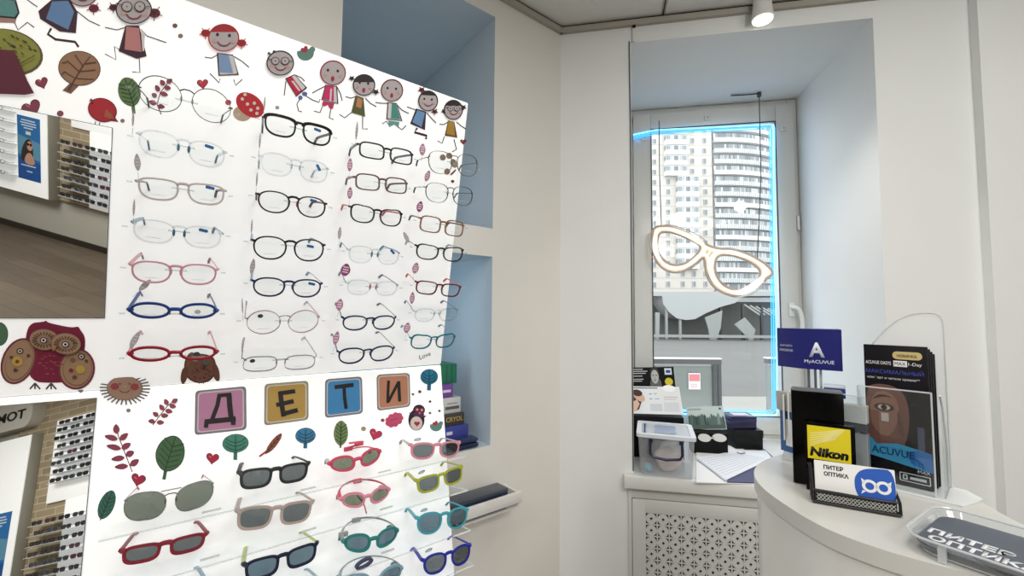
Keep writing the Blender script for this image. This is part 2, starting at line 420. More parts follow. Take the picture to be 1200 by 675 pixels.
kid((328, 74.5), 15, 13.5, [(334, 92), (345, 87), (360, 103), (347, 113.5)], INK, [(335.5, 92.3), (342, 90), (354, 106), (347, 112)], (214, 22, 66), [[(335, 95), (334, 104), (333, 112)], [(346, 88), (353, 91), (357, 95)]], [[(352, 115), (348, 122), (350, 130), (354, 131)], [(358, 112), (366, 117), (374, 120), (375, 116)]], shorts=[ell(357, 110, 3.2, 2.6), ell(352, 114.5, 2.6, 2.6)], scol=(92, 112, 176), tufts=[(315, 63, 1.4), (321, 61, 1.4)], specs=True, label='boy with round glasses in red shirt', slit=[(341, 95), (344, 95), (352, 106), (350, 107)])
kid((390, 85.5), 14, 13.5, [(381, 99.5), (395, 101), (396.5, 122), (376.5, 117)], INK, [(381.5, 100.5), (391, 101.5), (391, 119), (378, 116)], (222, 38, 110), [[(381, 101), (373, 105), (366, 109)], [(395, 102), (399, 110), (401, 118)]], [[(379, 122), (375, 132), (368, 130)], [(388, 126), (386, 138), (391, 140)]], shorts=[[(379, 118), (392, 121), (390, 128), (386, 127), (384, 123), (380, 125), (377, 122)]], scol=(206, 50, 104), hair=(150, 50, 62), mouth='o', label='singing child in pink suit', slit=[(387, 104), (389, 104), (388, 119), (386, 119)])
kid((426, 100), 12, 11.5, [(416.5, 111.5), (426, 115), (428, 137), (411.5, 132)], (86, 92, 46), [(419, 114), (425, 117), (423, 127), (417, 125)], (206, 134, 88), [[(417, 113), (411, 115), (405, 113)], [(428, 115), (434, 121), (441, 125)]], [[(413, 131), (404, 138), (398, 134)], [(425, 136), (425, 151), (431, 151)]], tufts=[(412, 92, 2.6), (440, 108, 3)], cap=(195, 345), mouth='o', label='dark-haired singing girl in olive dress')
kid((459, 106), 12, 12, [(454, 119.5), (465, 121), (471.5, 142), (452.5, 140)], INK, [(459, 121), (464, 122), (469, 140), (458, 139)], (70, 150, 140), [[(454, 121), (447, 121), (440, 120)], [(465, 123), (471, 129), (479, 133)]], [[(457, 148), (453, 142), (448, 145)], [(467, 149), (471, 152), (476, 147)]], shorts=[[(455, 141), (468, 143), (467, 150), (462, 146), (456, 149)]], scol=(104, 168, 160), hair=(110, 60, 62), mouth='o', label='singing boy in teal shirt', slit=[(455, 122), (458, 122), (457, 138), (454, 138)])
kid((501, 118.5), 10.5, 11, [(487.5, 127), (499.5, 131), (498, 152.5), (480.5, 145)], DK, [(489, 129), (498, 132), (494, 149), (483, 143)], (108, 156, 208), [[(488, 129), (482, 127), (477, 125)], [(500, 132), (506, 139), (511, 144)]], [[(489, 150), (486, 155), (500, 159), (499, 163)]], tufts=[(494, 105.5, 3.2), (509, 131, 3)], tcol=(178, 34, 56), cap=(215, 330), legcol=DK, label='dark-haired girl with red bows in blue dress')
kid((530.5, 129), 10, 10.5, [(525, 141), (532.5, 143), (536, 161.5), (521, 159)], (110, 70, 40), [(525.5, 141.5), (532, 143.5), (533, 159), (523, 157)], (182, 140, 52), [[(525, 143), (520, 146), (515, 145.5)], [(535, 143), (541, 148), (546, 151)]], [[(521, 160), (518, 168), (513, 165)], [(532, 163), (535, 175), (530, 178)]], tufts=[(520, 130.5, 2.4), (542.5, 126, 2.6)], cap=(205, 335), specs=True, label='girl with glasses in mustard dress')

def specks(s, cx, cy, rx, ry, n, c, w=1.2, seed=1, ang=None, ln=3):
    rr = random.Random(seed)
    for _ in range(n):
        a = rr.uniform(0, 6.28); q = math.sqrt(rr.uniform(0, .8)); x, y = cx + rx * q * math.cos(a), cy + ry * q * math.sin(a); t = ang if ang is not None else rr.uniform(0, 3.14)
        s.line([(x - ln * math.cos(t), y - ln * math.sin(t)), (x + ln * math.cos(t), y + ln * math.sin(t))], w, c)
OLV = (150, 150, 64)
s = St('tree_sticker', 0, 'big olive tree with maroon trunk, cut by the edge'); s.ell(8, 61, 43, 27, (96, 88, 60), 12).ell(7, 60, 41, 25, OLV, 12); specks(s, 20, 58, 26, 18, 22, (66, 70, 30), 1.6, 3, .6, 2); s.poly([(-18, 58), (17, 60), (26, 78), (33, 95), (41, 110), (30, 112), (-20, 110)], (96, 34, 52)); s.line([(24, 76), (34, 70), (42, 66)], 1.2, (66, 70, 30)).done()
s = St('tree_sticker', 0, 'round brown tree with dark branches'); s.poly([(86, 93), (96, 97), (83, 110), (73, 106)], (132, 96, 74)).ell(93, 80, 25, 20.5, (84, 56, 42), 8).ell(93, 80, 24, 19.5, (164, 122, 92), 8).line([(80, 106), (98, 76)], 2, (92, 56, 40)).line([(98, 76), (106, 66)], 1.2, (92, 56, 40))
for a, b in (((88, 92), (76, 84)), ((88, 92), (110, 93)), ((93, 84), (80, 72)), ((93, 84), (112, 82)), ((97, 77), (88, 64)), ((99, 75), (113, 73)), ((76, 84), (72, 88)), ((80, 72), (73, 74))): s.line([a, b], 1, (92, 56, 40))
s.done()
for cx, cy, r, c, rot, low in ((49, 97, 7, (150, 54, 78), -20, 0), (37, 127, 11, (140, 60, 80), -25, 0), (237.5, 98, 6, (214, 48, 66), -5, 0), (543, 166, 3, (120, 40, 44), 0, 0), (249, 537, 7, (186, 32, 60), 8, 1), (162, 562, 8, (176, 30, 60), 14, 1), (440, 509, 7, (204, 44, 86), 20, 1)):
    s = St('heart_sticker', low); s.heart(cx, cy, r + .7, (90, 24, 40), rot).heart(cx, cy, r - .2, c, rot).line([(cx - r * .6, cy - r * .4), (cx - r * .2, cy - r * .1)], .8, (226, 150, 160)).done()
s = St('bird_sticker', 0, 'red bird'); s.line([(112, 142), (111, 148)], 1, INK).line([(117, 143), (116, 149)], 1, INK).poly([(126, 126), (134, 136), (139, 143), (122, 141)], (156, 30, 44)).ell(120, 129, 17.5, 14, (120, 24, 36), 20).ell(119.7, 128.7, 16.3, 13, (188, 34, 48), 20).poly([(124, 128), (131, 134), (134, 140), (122, 137)], (176, 92, 56)).ell(108, 121, 1.2, 1.2, INK).poly([(104, 119), (107, 115), (109, 118)], MAR).done()

def leaf(name, low, tip, base, w, c, stem=None, veins=5, vc=(40, 62, 30), label=None, rim=None):
    s = St(name, low, label); dx, dy = tip[0] - base[0], tip[1] - base[1]; l = math.hypot(dx, dy); ux, uy = dx / l, dy / l; vx, vy = -uy, ux
    P = lambda t, o: (base[0] + ux * l * t + vx * o, base[1] + uy * l * t + vy * o)
    if stem: s.line([P(.2, 0), stem], 4 if w > 12 else 2.4, c)
    sh = [(.0, .25), (.15, .72), (.35, .98), (.55, 1.), (.75, .86), (.9, .58), (1., .2)]
    o_ = smooth([P(t, w * q) for t, q in sh] + [P(t, -w * q) for t, q in sh[::-1]], True, 1)
    s.poly(o_, rim or tuple(v * .7 for v in c)); s.poly([(base[0] + dx * .5 + (x - base[0] - dx * .5) * .94, base[1] + dy * .5 + (y - base[1] - dy * .5) * .94) for x, y in o_], c)
    s.line([P(-.05, 0), P(.95, 0)], 1.2, vc)
    for i in range(veins):
        t = .1 + .75 * i / veins
        for sg in (-1, 1): s.line([P(t, 0), P(t + .17, sg * w * .72)], .9, vc)
    return s.done()
leaf('leaf_sticker', 0, (146, 91), (157, 124), 13, (96, 134, 78), (157, 133), label='sage green leaf')
leaf('leaf_sticker', 1, (206, 511), (193, 552), 17, (62, 104, 66), (192, 562), label='large dark green leaf')
leaf('leaf_sticker', 1, (330, 508), (312, 531), 4, (186, 74, 70), (304, 535), label='small red feather leaf', veins=4)
leaf('leaf_sticker', 1, (400, 493), (399, 522), 8.5, (116, 148, 88), (399, 525), label='light green leaf')
leaf('leaf_sticker', 1, (132, 575), (118, 608), 9, (44, 108, 96), None, label='teal leaf behind the shelf end')
def twig(low, pts, leaves, c, label):
    s = St('twig_sticker', low, label); s.line(pts, 1.1, (90, 40, 50))
    for x, y, a, l, w in leaves:
        ca, sa = math.cos(R(a)), math.sin(R(a)); q = [(0, 0), (.3, 1), (.65, .85), (1, 0), (.65, -.85), (.3, -1)]
        P = [(x + ca * l * t - sa * w * o, y + sa * l * t + ca * w * o) for t, o in q]
        s.poly(smooth(P, True, 1), tuple(v * .65 for v in c)); s.poly(smooth([(x + (u - x) * .9, y + (v - y) * .9) for u, v in P], True, 1), c)
    return s.done()
TW = (160, 62, 84)
twig(0, [(189, 134), (184, 122), (188, 108), (196, 98)], [(184, 122, 200, 11, 3.2), (184, 124, 10, 10, 3), (184, 114, 215, 8, 3), (187, 109, 15, 11, 3), (187, 108, 240, 10, 3), (192, 103, 5, 9, 3), (193, 101, 235, 9, 3.2), (195, 98, -35, 9, 3.2)], TW, 'maroon twig behind the round glasses')
twig(1, [(179, 498), (188, 486), (196, 476), (203, 470)], [(182, 494, 185, 9, 3), (183, 495, 0, 10, 3), (186, 488, 215, 9, 3), (188, 487, 0, 10, 3), (192, 481, 235, 9, 3), (193, 481, 10, 10, 3), (197, 475, 240, 9, 3), (198, 475, 12, 9, 3), (201, 472, -30, 9, 3)], TW, 'small maroon twig')
twig(1, [(155, 553), (146, 530), (139, 512), (137, 505)], [(151, 546, 175, 18, 3.6), (152, 546, -35, 14, 4), (147, 536, 172, 18, 3.6), (147, 534, -25, 12, 4), (143, 526, 192, 20, 3.6), (142, 526, -30, 14, 3.8), (139, 515, 195, 18, 3.6), (140, 516, -40, 14, 3.6), (137, 509, -95, 13, 4)], (150, 54, 80), 'large maroon twig')
s = St('mushroom_sticker', 0); s.ell(284, 133, 11, 9, (206, 178, 152), 10).ell(293, 123, 18.5, 12.5, (206, 34, 48), 38)
for x, y in ((284, 116), (290, 122), (298, 121), (302, 127), (294, 129), (301, 133), (287, 111)): s.ell(x, y, 2, 2, (240, 222, 206))
s.done()
for low, x, y in ((0, 358, 62), (1, 511, 499)):
    k = 1 if not low else .72
    s = St('bird_sticker', low, 'teal bird with red wing'); s.poly([(x - 10 * k, y - 2 * k), (x + 9 * k, y - 6 * k)] + ell(x, y, 10 * k, 9 * k, 0, 12, -10, 170), (96, 140, 132)).ell(x + 8 * k, y - 4 * k, 3.5 * k, 3.5 * k, (96, 140, 132)).heart(x - 1 * k, y - 4 * k, 4.5 * k, (176, 40, 62), -30).done()
for low, pts in ((0, ((205, 30, 3, (130, 84, 78)), (211.5, 42, 3, (150, 120, 108)), (70.5, 133, 4, (150, 76, 96)), (143.5, 141.5, 2.6, (150, 130, 130)), (325, 126, 2.4, (170, 176, 172)), (267.5, 120, 3.6, (208, 76, 92)), (530.5, 212.5, 2, (140, 40, 60)))),
                 (1, ((94.5, 457.5, 3, (120, 124, 122)), (184.5, 446, 2.8, (110, 100, 100)), (150.5, 481, 2.6, (140, 140, 140)), (426, 502.5, 3, (176, 156, 118)), (448.5, 492.5, 2.3, (150, 60, 88)), (484, 462, 1.6, (110, 96, 92)), (492, 459, 2, (90, 80, 80)), (504, 470.6, 1.6, (60, 44, 48)), (504, 484, 1.6, (110, 100, 96)), (515, 481.5, 1.6, (90, 84, 80))))):
    for x, y, r, c in pts: St('dot_sticker', low).ell(x, y, r, r * .9, c).done()
TAN = (166, 128, 98)
s = St('owl_sticker', 0, 'large maroon owl with tan wings')
for fx in (41, 60):
    for q in (-6, 0, 6): s.line([(fx, 449), (fx + q, 456)], 2, (80, 60, 64))
s.poly(smooth([(30, 392), (36, 378), (52, 377), (54, 375), (56, 378), (84, 384), (92, 382), (94, 386), (101, 396), (98, 420), (96, 446), (62, 449), (36, 447), (30, 420)], True, 2), (122, 22, 50))
for cx, cy, rx, ry, ro in ((22, 423, 17, 26, 24), (90, 432, 19, 22, 10)):
    s.ell(cx, cy, rx + 2.6, ry + 2.4, (116, 40, 56), ro).ell(cx, cy, rx, ry, TAN, ro).ell(cx + 1, cy, rx - 2, ry - 2, (110, 78, 62), ro).ell(cx + 1, cy - .5, rx - 2.6, ry - 2.8, TAN, ro)
for x, y, r, c in ((24, 411, 4, INK), (24, 411, 2.6, (220, 205, 190)), (24, 411, 1.4, INK), (21, 423, 6.5, (196, 156, 66)), (21, 423, 2.4, (100, 60, 40)), (14, 418, 2, (70, 50, 44)), (34, 416, 2, (70, 50, 44)), (19, 433, 2.4, (70, 40, 40)), (96, 417, 4, INK), (96, 417, 2.6, (220, 205, 190)), (96, 417, 1.4, INK), (95, 432, 5.5, (190, 156, 66)), (86, 421, 3, (110, 80, 56)), (84, 433, 2.6, (120, 30, 50)), (88, 441, 2.6, (90, 60, 40)), (102, 422, 2, (80, 54, 44))): s.ell(x, y, r, r * .9, c)
for cx, cy in ((53, 397), (79, 401)):
    s.ell(cx, cy, 17.5, 12.5, (126, 92, 76), 5).ell(cx, cy, 16.5, 11.6, TAN, 5)
    for k in range(20):
        a = R(18 * k); s.line([(cx + 8.5 * math.cos(a), cy + 6 * math.sin(a)), (cx + 14 * math.cos(a), cy + 9.5 * math.sin(a))], 1.2, (70, 50, 44))
    s.ell(cx, cy, 4.2, 3.6, INK).ell(cx, cy, 3, 2.5, (230, 226, 220)).ell(cx, cy, 1.6, 1.5, INK)
s.poly([(63, 402), (69, 403), (65, 409)], (176, 120, 60)); specks(s, 62, 424, 17, 12, 22, (160, 70, 84), .9, 5, .2, 1.6); s.done()
s = St('hedgehog_sticker', 0 if False else 1)
for k in range(30):
    a = R(12 * k + 3); s.line([(146.5 + 17 * math.cos(a), 455 + 13 * math.sin(a)), (146.5 + 29.5 * math.cos(a), 455 + 19.5 * math.sin(a))], 1.7, (104, 96, 96))
s.ell(146.5, 455, 21, 14.2, (96, 72, 60)).ell(146.5, 455, 20.3, 13.5, (158, 122, 98)).ell(135, 453, 5, 4, (142, 46, 52)).ell(158, 453.5, 5, 4, (142, 46, 52)).line([(140, 457), (144, 460), (149, 460), (153, 457)], 1, (80, 50, 40)).ell(147, 453, 1.8, 1.5, (180, 140, 110)).ell(141, 450, 1, 1, INK).ell(152, 450, 1, 1, INK).done()
s = St('owl_sticker', 0, 'small brown owl behind the red glasses'); BR = (122, 76, 58)
s.line([(233, 448), (233, 455)], .8, INK).line([(239, 449), (236, 454)], .8, INK).poly(smooth([(215, 425), (222, 412), (230, 414), (242, 415), (252, 419), (254, 434), (248, 446), (236, 450), (224, 447), (217, 440)], True, 2), (88, 52, 40)).poly(smooth([(217, 426), (223, 414), (231, 416), (242, 417), (250, 421), (252, 434), (246, 444), (236, 448), (225, 445), (219, 438)], True, 2), BR)
s.poly(smooth([(220, 428), (213, 432), (211, 446), (215, 452), (221, 440)], True, 2), (104, 62, 48)).poly(smooth([(250, 422), (257, 432), (258, 447), (252, 446), (248, 436)], True, 2), (104, 62, 48)); specks(s, 236, 436, 14, 9, 26, (70, 40, 32), .9, 6, .4, 1.3); s.ell(229, 421, 4, 4, (92, 84, 80)).ell(241, 423, 4, 4, (92, 84, 80)).line([(226, 421), (231, 421.5)], 1.4, (190, 170, 80)).done()
s = St('leaf_sticker', 0, 'green leaf cut by the edge'); s.ell(-1, 391.5, 10.5, 14, (48, 84, 60)).ell(-1, 391.5, 9.5, 13, (70, 110, 78)).done()
for x, y, rx, ry, ty, c, lab in ((276, 519.5, 15.5, 11, 539, (64, 140, 118), 'teal green tree'), (358, 510.5, 12, 9.3, 525.5, (48, 128, 176), 'blue tree between red and green leaves'), (503, 441.5, 10.3, 9, 457.5, (26, 118, 160), 'blue tree by the right edge')):
    s = St('tree_sticker', 1, lab); s.line([(x, y + ry - 2), (x - .3, ty)], 4.5, tuple(v * .85 for v in c)).ell(x, y, rx, ry, tuple(v * .6 for v in c), -5).ell(x, y, rx - .7, ry - .7, c, -5).line([(x, y - ry * .8), (x, y + ry)], 1, (20, 50, 60))
    for q in (-.35, 0.05, .45):
        for sg in (-1, 1): s.line([(x, y + ry * (q + .3)), (x + sg * rx * .45, y + ry * (q + .12)), (x + sg * rx * .75, y + ry * (q - .2))], .8, (20, 50, 60))
    s.done()
s = St('cloud_sticker', 1)
for k in range(9): s.ell(462 + 7.5 * math.cos(R(40 * k)), 492 + 5.5 * math.sin(R(40 * k)) - 2.2 * math.cos(R(40 * k)), 3.4, 3.2, (212, 76, 116))
s.ell(462, 492, 7.5, 5.5, (212, 76, 116), -16).line([(457, 493), (466, 490)], .8, (170, 40, 80)).done()
s = St('penguin_sticker', 1); s.poly([(481, 486), (479, 483), (484, 485)], INK).poly([(496, 487), (500, 487), (496, 491)], INK).ell(488, 492, 9.5, 12.5, (38, 26, 40)).ell(491, 480.5, 7, 6.3, (38, 26, 40)).ell(491, 486, 6, 4, (84, 30, 90)).ell(487.8, 496, 7, 8, (226, 214, 204)).heart(488.5, 496.5, 3.4, (170, 36, 56)).ell(488.5, 480, 2.6, 2.6, (150, 40, 52)).ell(494, 480.5, 2.6, 2.6, (150, 40, 52)).ell(488.7, 480, 1, 1, (230, 230, 230)).ell(494, 480.5, 1, 1, (230, 230, 230)).poly([(490, 483), (493, 483), (491.4, 486)], (210, 130, 60)).done()
s = St('flower_sticker', 0, 'brown flower behind the gold wire glasses')
for x, y in ((519, 184.5), (526.5, 182.5), (533, 193), (524, 201), (531, 190)): s.ell(x, y, 3.6, 3.6, (146, 122, 104))
s.line([(528, 205), (534, 199)], 2, (120, 60, 56)).done()

def tile(c4, c, border, strokes, label):
    s = St('letter_tile', 1, label)
    def rr(k, r):
        cx = sum(p[0] for p in c4) / 4; cy = sum(p[1] for p in c4) / 4; out = []
        u = [(cx + (p[0] - cx) * k, cy + (p[1] - cy) * k) for p in c4]
        for i in range(4):
            a, b, d = u[i - 1], u[i], u[(i + 1) % 4]
            def tow(p, q): l = math.hypot(q[0] - p[0], q[1] - p[1]); return (p[0] + (q[0] - p[0]) * r / l, p[1] + (q[1] - p[1]) * r / l)
            A, D = tow(b, a), tow(b, d)
            for t in (0, .25, .5, .75, 1): out.append(tuple((1 - t) ** 2 * A[j] + 2 * t * (1 - t) * b[j] + t * t * D[j] for j in (0, 1)))
        return out
    s.poly(rr(1, 5), border).poly(rr(.955, 5), tuple(min(255, v + 30) for v in border)).poly(rr(.90, 4.5), (228, 226, 228)).poly(rr(.86, 4), c)
    o = s.done()
    t = St('letter', 1)
    for pts, w in strokes: t.line([(230 + x / 4.444, 430 + y / 4.444) for x, y in pts], w / 4.444, (26, 22, 26))
    q = t.mb.build('letter', o, Matrix.Translation((0, 0, .0011))); return o
tile([(229, 458), (288.5, 452.5), (289, 503.5), (228, 510)], (196, 132, 170), (120, 110, 124), [([(121, 142), (110, 200), (78, 285)], 22), ([(110, 150), (182, 143)], 20), ([(170, 140), (174, 200), (182, 270)], 27), ([(44, 286), (205, 270)], 26), ([(54, 280), (50, 316)], 22), ([(192, 265), (192, 302)], 24)], 'pink letter tile with Д')
tile([(310, 450), (361.5, 446), (361.7, 492), (309.5, 498.8)], (190, 152, 70), (150, 140, 110), [([(437, 128), (444, 190), (455, 258)], 25), ([(432, 138), (515, 126)], 22), ([(416, 198), (507, 178)], 22), ([(446, 246), (528, 224)], 23)], 'ochre letter tile with Е')
tile([(381, 444.5), (424.3, 441), (425.5, 484.5), (380.8, 490)], (58, 138, 202), (112, 116, 128), [([(720, 106), (819, 93)], 21), ([(769, 98), (772, 160), (780, 218)], 18)], 'blue letter tile with Т')
tile([(441.3, 439), (480.3, 436.8), (481, 476.5), (442, 481.5)], (196, 130, 98), (140, 120, 112), [([(1001, 71), (998, 130), (997, 188)], 15), ([(1054, 74), (1056, 130), (1059, 180)], 16), ([(1000, 180), (1052, 80)], 15)], 'terracotta letter tile with И')
a_ = bl(492, 421.5, 0); a2 = bl(505, 416.5, 0)
ang = math.atan2(a2[1] - a_[1], a2[0] - a_[0])
text('Love', BM, B1 @ Matrix.Translation((a_[0], a_[1], .0006)) @ Matrix.Rotation(ang, 4, 'Z'), flat(INK), width=math.hypot(a2[0] - a_[0], a2[1] - a_[1]), name='lettering')

# ------------------------------------------------------------------ eyeglasses
M_lens = clear('demo_lens', (251, 252, 252), .015)
M_ac = clear('clear_acrylic', (253, 254, 254), .008)
M_ace = clear('acrylic_edge', (243, 246, 246), .03, body=.14, bodycol=(244, 248, 248))
M_aceb = clear('acrylic_bright_edge', (250, 250, 250), .1, body=.75, bodycol=(250, 252, 252))
M_clr = clear('clear_frame_plastic', (243, 245, 247), .06)
M_steel = mat('steel', (170, 172, 174), .3, metal=.9); M_padc = clear('pad_silicone', (225, 230, 230), .1, body=.3)
M_bsti = mat('blue_lens_sticker', (48, 108, 172), .4); M_gsti = mat('grey_print', (205, 208, 210), .5)
def SP(name, rgb, r=.32): return mat('plastic_' + name, rgb, r)
PC = dict(black=SP('black', (26, 23, 26)), navy=SP('navy', (28, 34, 84)), blue=SP('blue', (34, 66, 142)), red=SP('red', (166, 26, 48)), rose=SP('rose', (222, 164, 176)), beige=SP('beige', (206, 196, 194)),
          brown=SP('brown', (120, 92, 84)), tan=SP('tan', (150, 106, 78)), dkred=SP('dark_red', (110, 18, 40)), teal=SP('teal', (24, 120, 142)), wire=mat('dark_wire', (52, 48, 50), .35, metal=.6), gold=mat('gold_wire', (110, 92, 78), .35, metal=.6),
          silver=mat('silver_wire', (150, 152, 156), .3, metal=.7), pinkm=mat('pink_wire', (176, 140, 150), .35, metal=.5), clear=M_clr, coral=SP('coral', (226, 100, 96)), ltblue=SP('light_blue', (142, 176, 196)), tblue=SP('tip_blue', (70, 128, 158)),
          grey=SP('grey', (104, 106, 112)), dkgrey=SP('dark_grey', (70, 70, 76)), pinkn=SP('pink_nose', (214, 120, 140)), purple=SP('purple', (130, 118, 170)), pink=SP('hot_pink', (222, 84, 116)), lpink=SP('light_pink', (230, 150, 168)),
          paleg=SP('pale_grey', (190, 190, 192)), lime=SP('lime', (176, 184, 60)), lgreen=SP('light_green', (186, 208, 120)), turq=SP('turquoise', (70, 168, 186)), royal=SP('royal_blue', (36, 46, 160)), lilac=SP('lilac', (160, 140, 200)), sage=SP('sea_green', (44, 136, 132)), sblack=SP('soft_black', (46, 50, 52), .45), sbeige=SP('soft_beige', (190, 172, 166), .45), sred=SP('soft_red', (140, 34, 52), .4), midn=SP('midnight', (26, 32, 62), .4))
def sunlens(name, d): return clear('sun_lens_' + name, (255, 255, 255), .07, .03, body=.12, bodycol=(90, 96, 98), direct=d)
SL = dict(grey=sunlens('grey', (.15, .175, .18)), dark=sunlens('dark', (.08, .08, .09)), green=sunlens('green', (.22, .27, .19)), blue=sunlens('blue', (.15, .235, .29)), mirror=sunlens('mirror', (.20, .235, .19)), smoke=sunlens('smoke', (.17, .195, .21)))
M_tagp = mat('tag_pink', (196, 140, 176), .6); M_tagm = mat('tag_magenta', (160, 72, 130), .6); M_tagg = mat('tag_grey', (186, 178, 186), .6); M_tagw = mat('tag_text', (244, 234, 242), .6); M_secure = mat('security_tag_white', (222, 226, 226), .4)

def outline(kind, a, b, sgn, n=36):
    """lens outline, outer side towards sgn"""
    out = []
    for i in range(n):
        t = 2 * math.pi * i / n; c, s_ = math.cos(t), math.sin(t)
        e = {'round': 2, 'oval': 2.15, 'soft': 2.5, 'panto': 2.3, 'rect': 3.6, 'brow': 2.6, 'square': 3.2, 'cat': 2.6, 'aviator': 2.3, 'wrap': 2.3, 'bigrect': 3.0}[kind]
        x = a * math.copysign(abs(c) ** (2 / e), c); y = b * math.copysign(abs(s_) ** (2 / e), s_); u = x / a; w = y / b
        if kind in ('panto', 'soft', 'brow', 'square', 'cat'):
            if y > 0: y *= .9
            x *= 1 + .07 * w
        if kind == 'brow' and y > 0: y = b * .86 * min(1, abs(w) ** .6)
        if kind == 'cat': y += b * .2 * max(0, u) * max(0, w + .3)
        if kind == 'aviator': x *= 1 + .1 * w; y += -b * .2 * u * (w < .2) * (u < 0) * -1 + b * .12 * u * (w > 0); y *= 1.04
        if kind == 'wrap': y *= 1 - .1 * u; y += b * .18 * u
        if kind == 'bigrect': y += -.05 * b * u
        out.append((sgn * x, y))
    return out
GN = [0]
def eyewear(nm, label, group, low, lx, ly, rx, ry, kind, ratio, front, temple, lens=None, thick=.0028, wire=False, half=None, nose=None, tip=None, tagp=None, sticker=None, lw=.43, h=.110, hy=.25, tl=1., strap=None, curve=.6, conv=.12, tilt=0, depth=.0035):
    """a pair of glasses: local X right, Y up the board, Z out of the board; origin at the bridge, front at z = 0"""
    n, u, B = (N2, U2, B2) if low else (N1, U1, B1)
    a = hit(lx, ly, PF + n * h, n) - PF; c = hit(rx, ry, PF + n * h, n) - PF
    ax, ay, cx, cy = a.dot(UL), a.dot(u), c.dot(UL), c.dot(u)
    W = math.hypot(cx - ax, cy - ay); roll = math.atan2(cy - ay, cx - ax)
    T = B @ Matrix.Translation(((ax + cx) / 2, (ay + cy) / 2, h)) @ Matrix.Rotation(roll, 4, 'Z')
    if tilt: T = T @ Matrix.Rotation(R(tilt), 4, 'X')
    g = thing(nm, label, 'sunglasses' if lens else 'eyeglasses', T, group)
    LWd = W * lw; A = LWd / 2; Bh = A * ratio; xc = W * .05 + A; yc = -Bh * hy * 2 * .9
    bend = lambda p: (p[0], p[1], p[2] - curve * (p[0] / (W / 2)) ** 2 * W * .05)
    f = MB(); fm_ = front; tk = .0009 if wire else thick
    lensobs = []
    for sg in (-1, 1):
        o_ = [(sg * xc + x, yc + y) for x, y in outline(kind, A, Bh, sg)]
        i_ = [(sg * xc + x, yc + y) for x, y in outline(kind, A - tk, Bh - tk * (1.2 if kind == 'brow' else 1), sg)]
        f.ring(o_, i_, -depth, 0, fm_, bend=bend) if not half else None
        if half:
            f.ring(o_, i_, -depth, 0, half, bend=bend)
            up_o = [(sg * xc + x * 1.03, yc + y) for x, y in outline(kind, A, Bh, sg) if y > Bh * .1]
            n_ = len(up_o)
            pts = [Vector(bend((x, y, -depth * .3))) for x, y in (up_o if sg > 0 else up_o)]
            if sg > 0 or True: f.tube(pts, thick * .8, fm_, 6)
        lm = MB(); ins = [(sg * xc + x, yc + y) for x, y in outline(kind, A - tk * .9, Bh - tk * .9, sg)]
        zz = -depth * .5; ctr = bend((sg * xc, yc, zz + (.0012 if lens else 0)))
        vs = [lm.bm.verts.new(bend((x, y, zz))) for x, y in ins]; cv = lm.bm.verts.new(ctr); k = lm.mi(lens or M_lens)
        for i in range(len(vs)):
            q = lm.bm.faces.new((vs[i], vs[(i + 1) % len(vs)], cv)); q.material_index = k; q.smooth = True
        lensobs.append(lm)
        # end piece
        xo = sg * (xc + A * .86); yo = yc + Bh * .42 if hy > .1 else yc + Bh * .1
        f.tube([bend((xo, yo, -depth * .5)), bend((sg * W * .485, 0, -depth * .6)), bend((sg * W * .5, 0, -depth - .003))], (.0012 if wire else thick * .9), fm_, 6)
    gap = W * .05 + A * .12; yb = yc + Bh * (.12 if kind in ('oval', 'wrap') else .45 if kind in ('round', 'aviator', 'rect') else .5)
    f.tube([bend((-gap, yb, -depth * .5)), bend((-gap * .4, yb + Bh * .12, -depth * .2)), bend((gap * .4, yb + Bh * .12, -depth * .2)), bend((gap, yb, -depth * .5))], (.0011 if wire else thick * .85), fm_, 6, flatten=None)
    if kind == 'aviator': f.tube([bend((-gap * 1.5, yc + Bh * .85, -depth * .5)), bend((gap * 1.5, yc + Bh * .85, -depth * .5))], .0009, fm_, 6)
    f.build('frame_front', g)
    for lm in lensobs: lm.build('lens', g)
    if not low or wire:
        pm = PC[nose] if nose else M_padc
        for sg in (-1, 1):
            p_ = MB(); p_.blob((sg * W * .058, yb - Bh * .45, -.005), .0062 if nose else .0048, pm, 2, (.36, 1.1, .5))
            p_.build('nose_pad', g)
    # temples: straight back, then down to the tip, a little inwards
    L1, L2 = .078 * tl, .026 * tl
    for sg in (-1, 1):
        t_ = MB(); x0 = sg * W * .5; z0 = -depth - .003 - curve * W * .05
        kx = lambda z: x0 - sg * conv * abs(z)
        pts = [(x0, 0, z0), (kx(.03), .001, z0 - .03), (kx(L1), .001, z0 - L1), (kx(L1 + .008), -.003, z0 - L1 - .008), (kx(L1 + L2 * .7), -.012, z0 - L1 - L2 * .7)]
        pts = smooth(pts, False, 1)
        if wire: t_.tube(pts, .0009, temple, 6)
        else: t_.tube(pts, 1, temple, 8, flatten=(.0009, .0028) if not low else (.0018, .0042))
        to = t_.build('temple', g)
        if tip or wire:
            e_ = MB(); e_.tube(pts[-5:], 1, PC[tip] if tip else PC['dkgrey'], 8, flatten=(.0016, .0030)); e_.build('temple_tip', to)
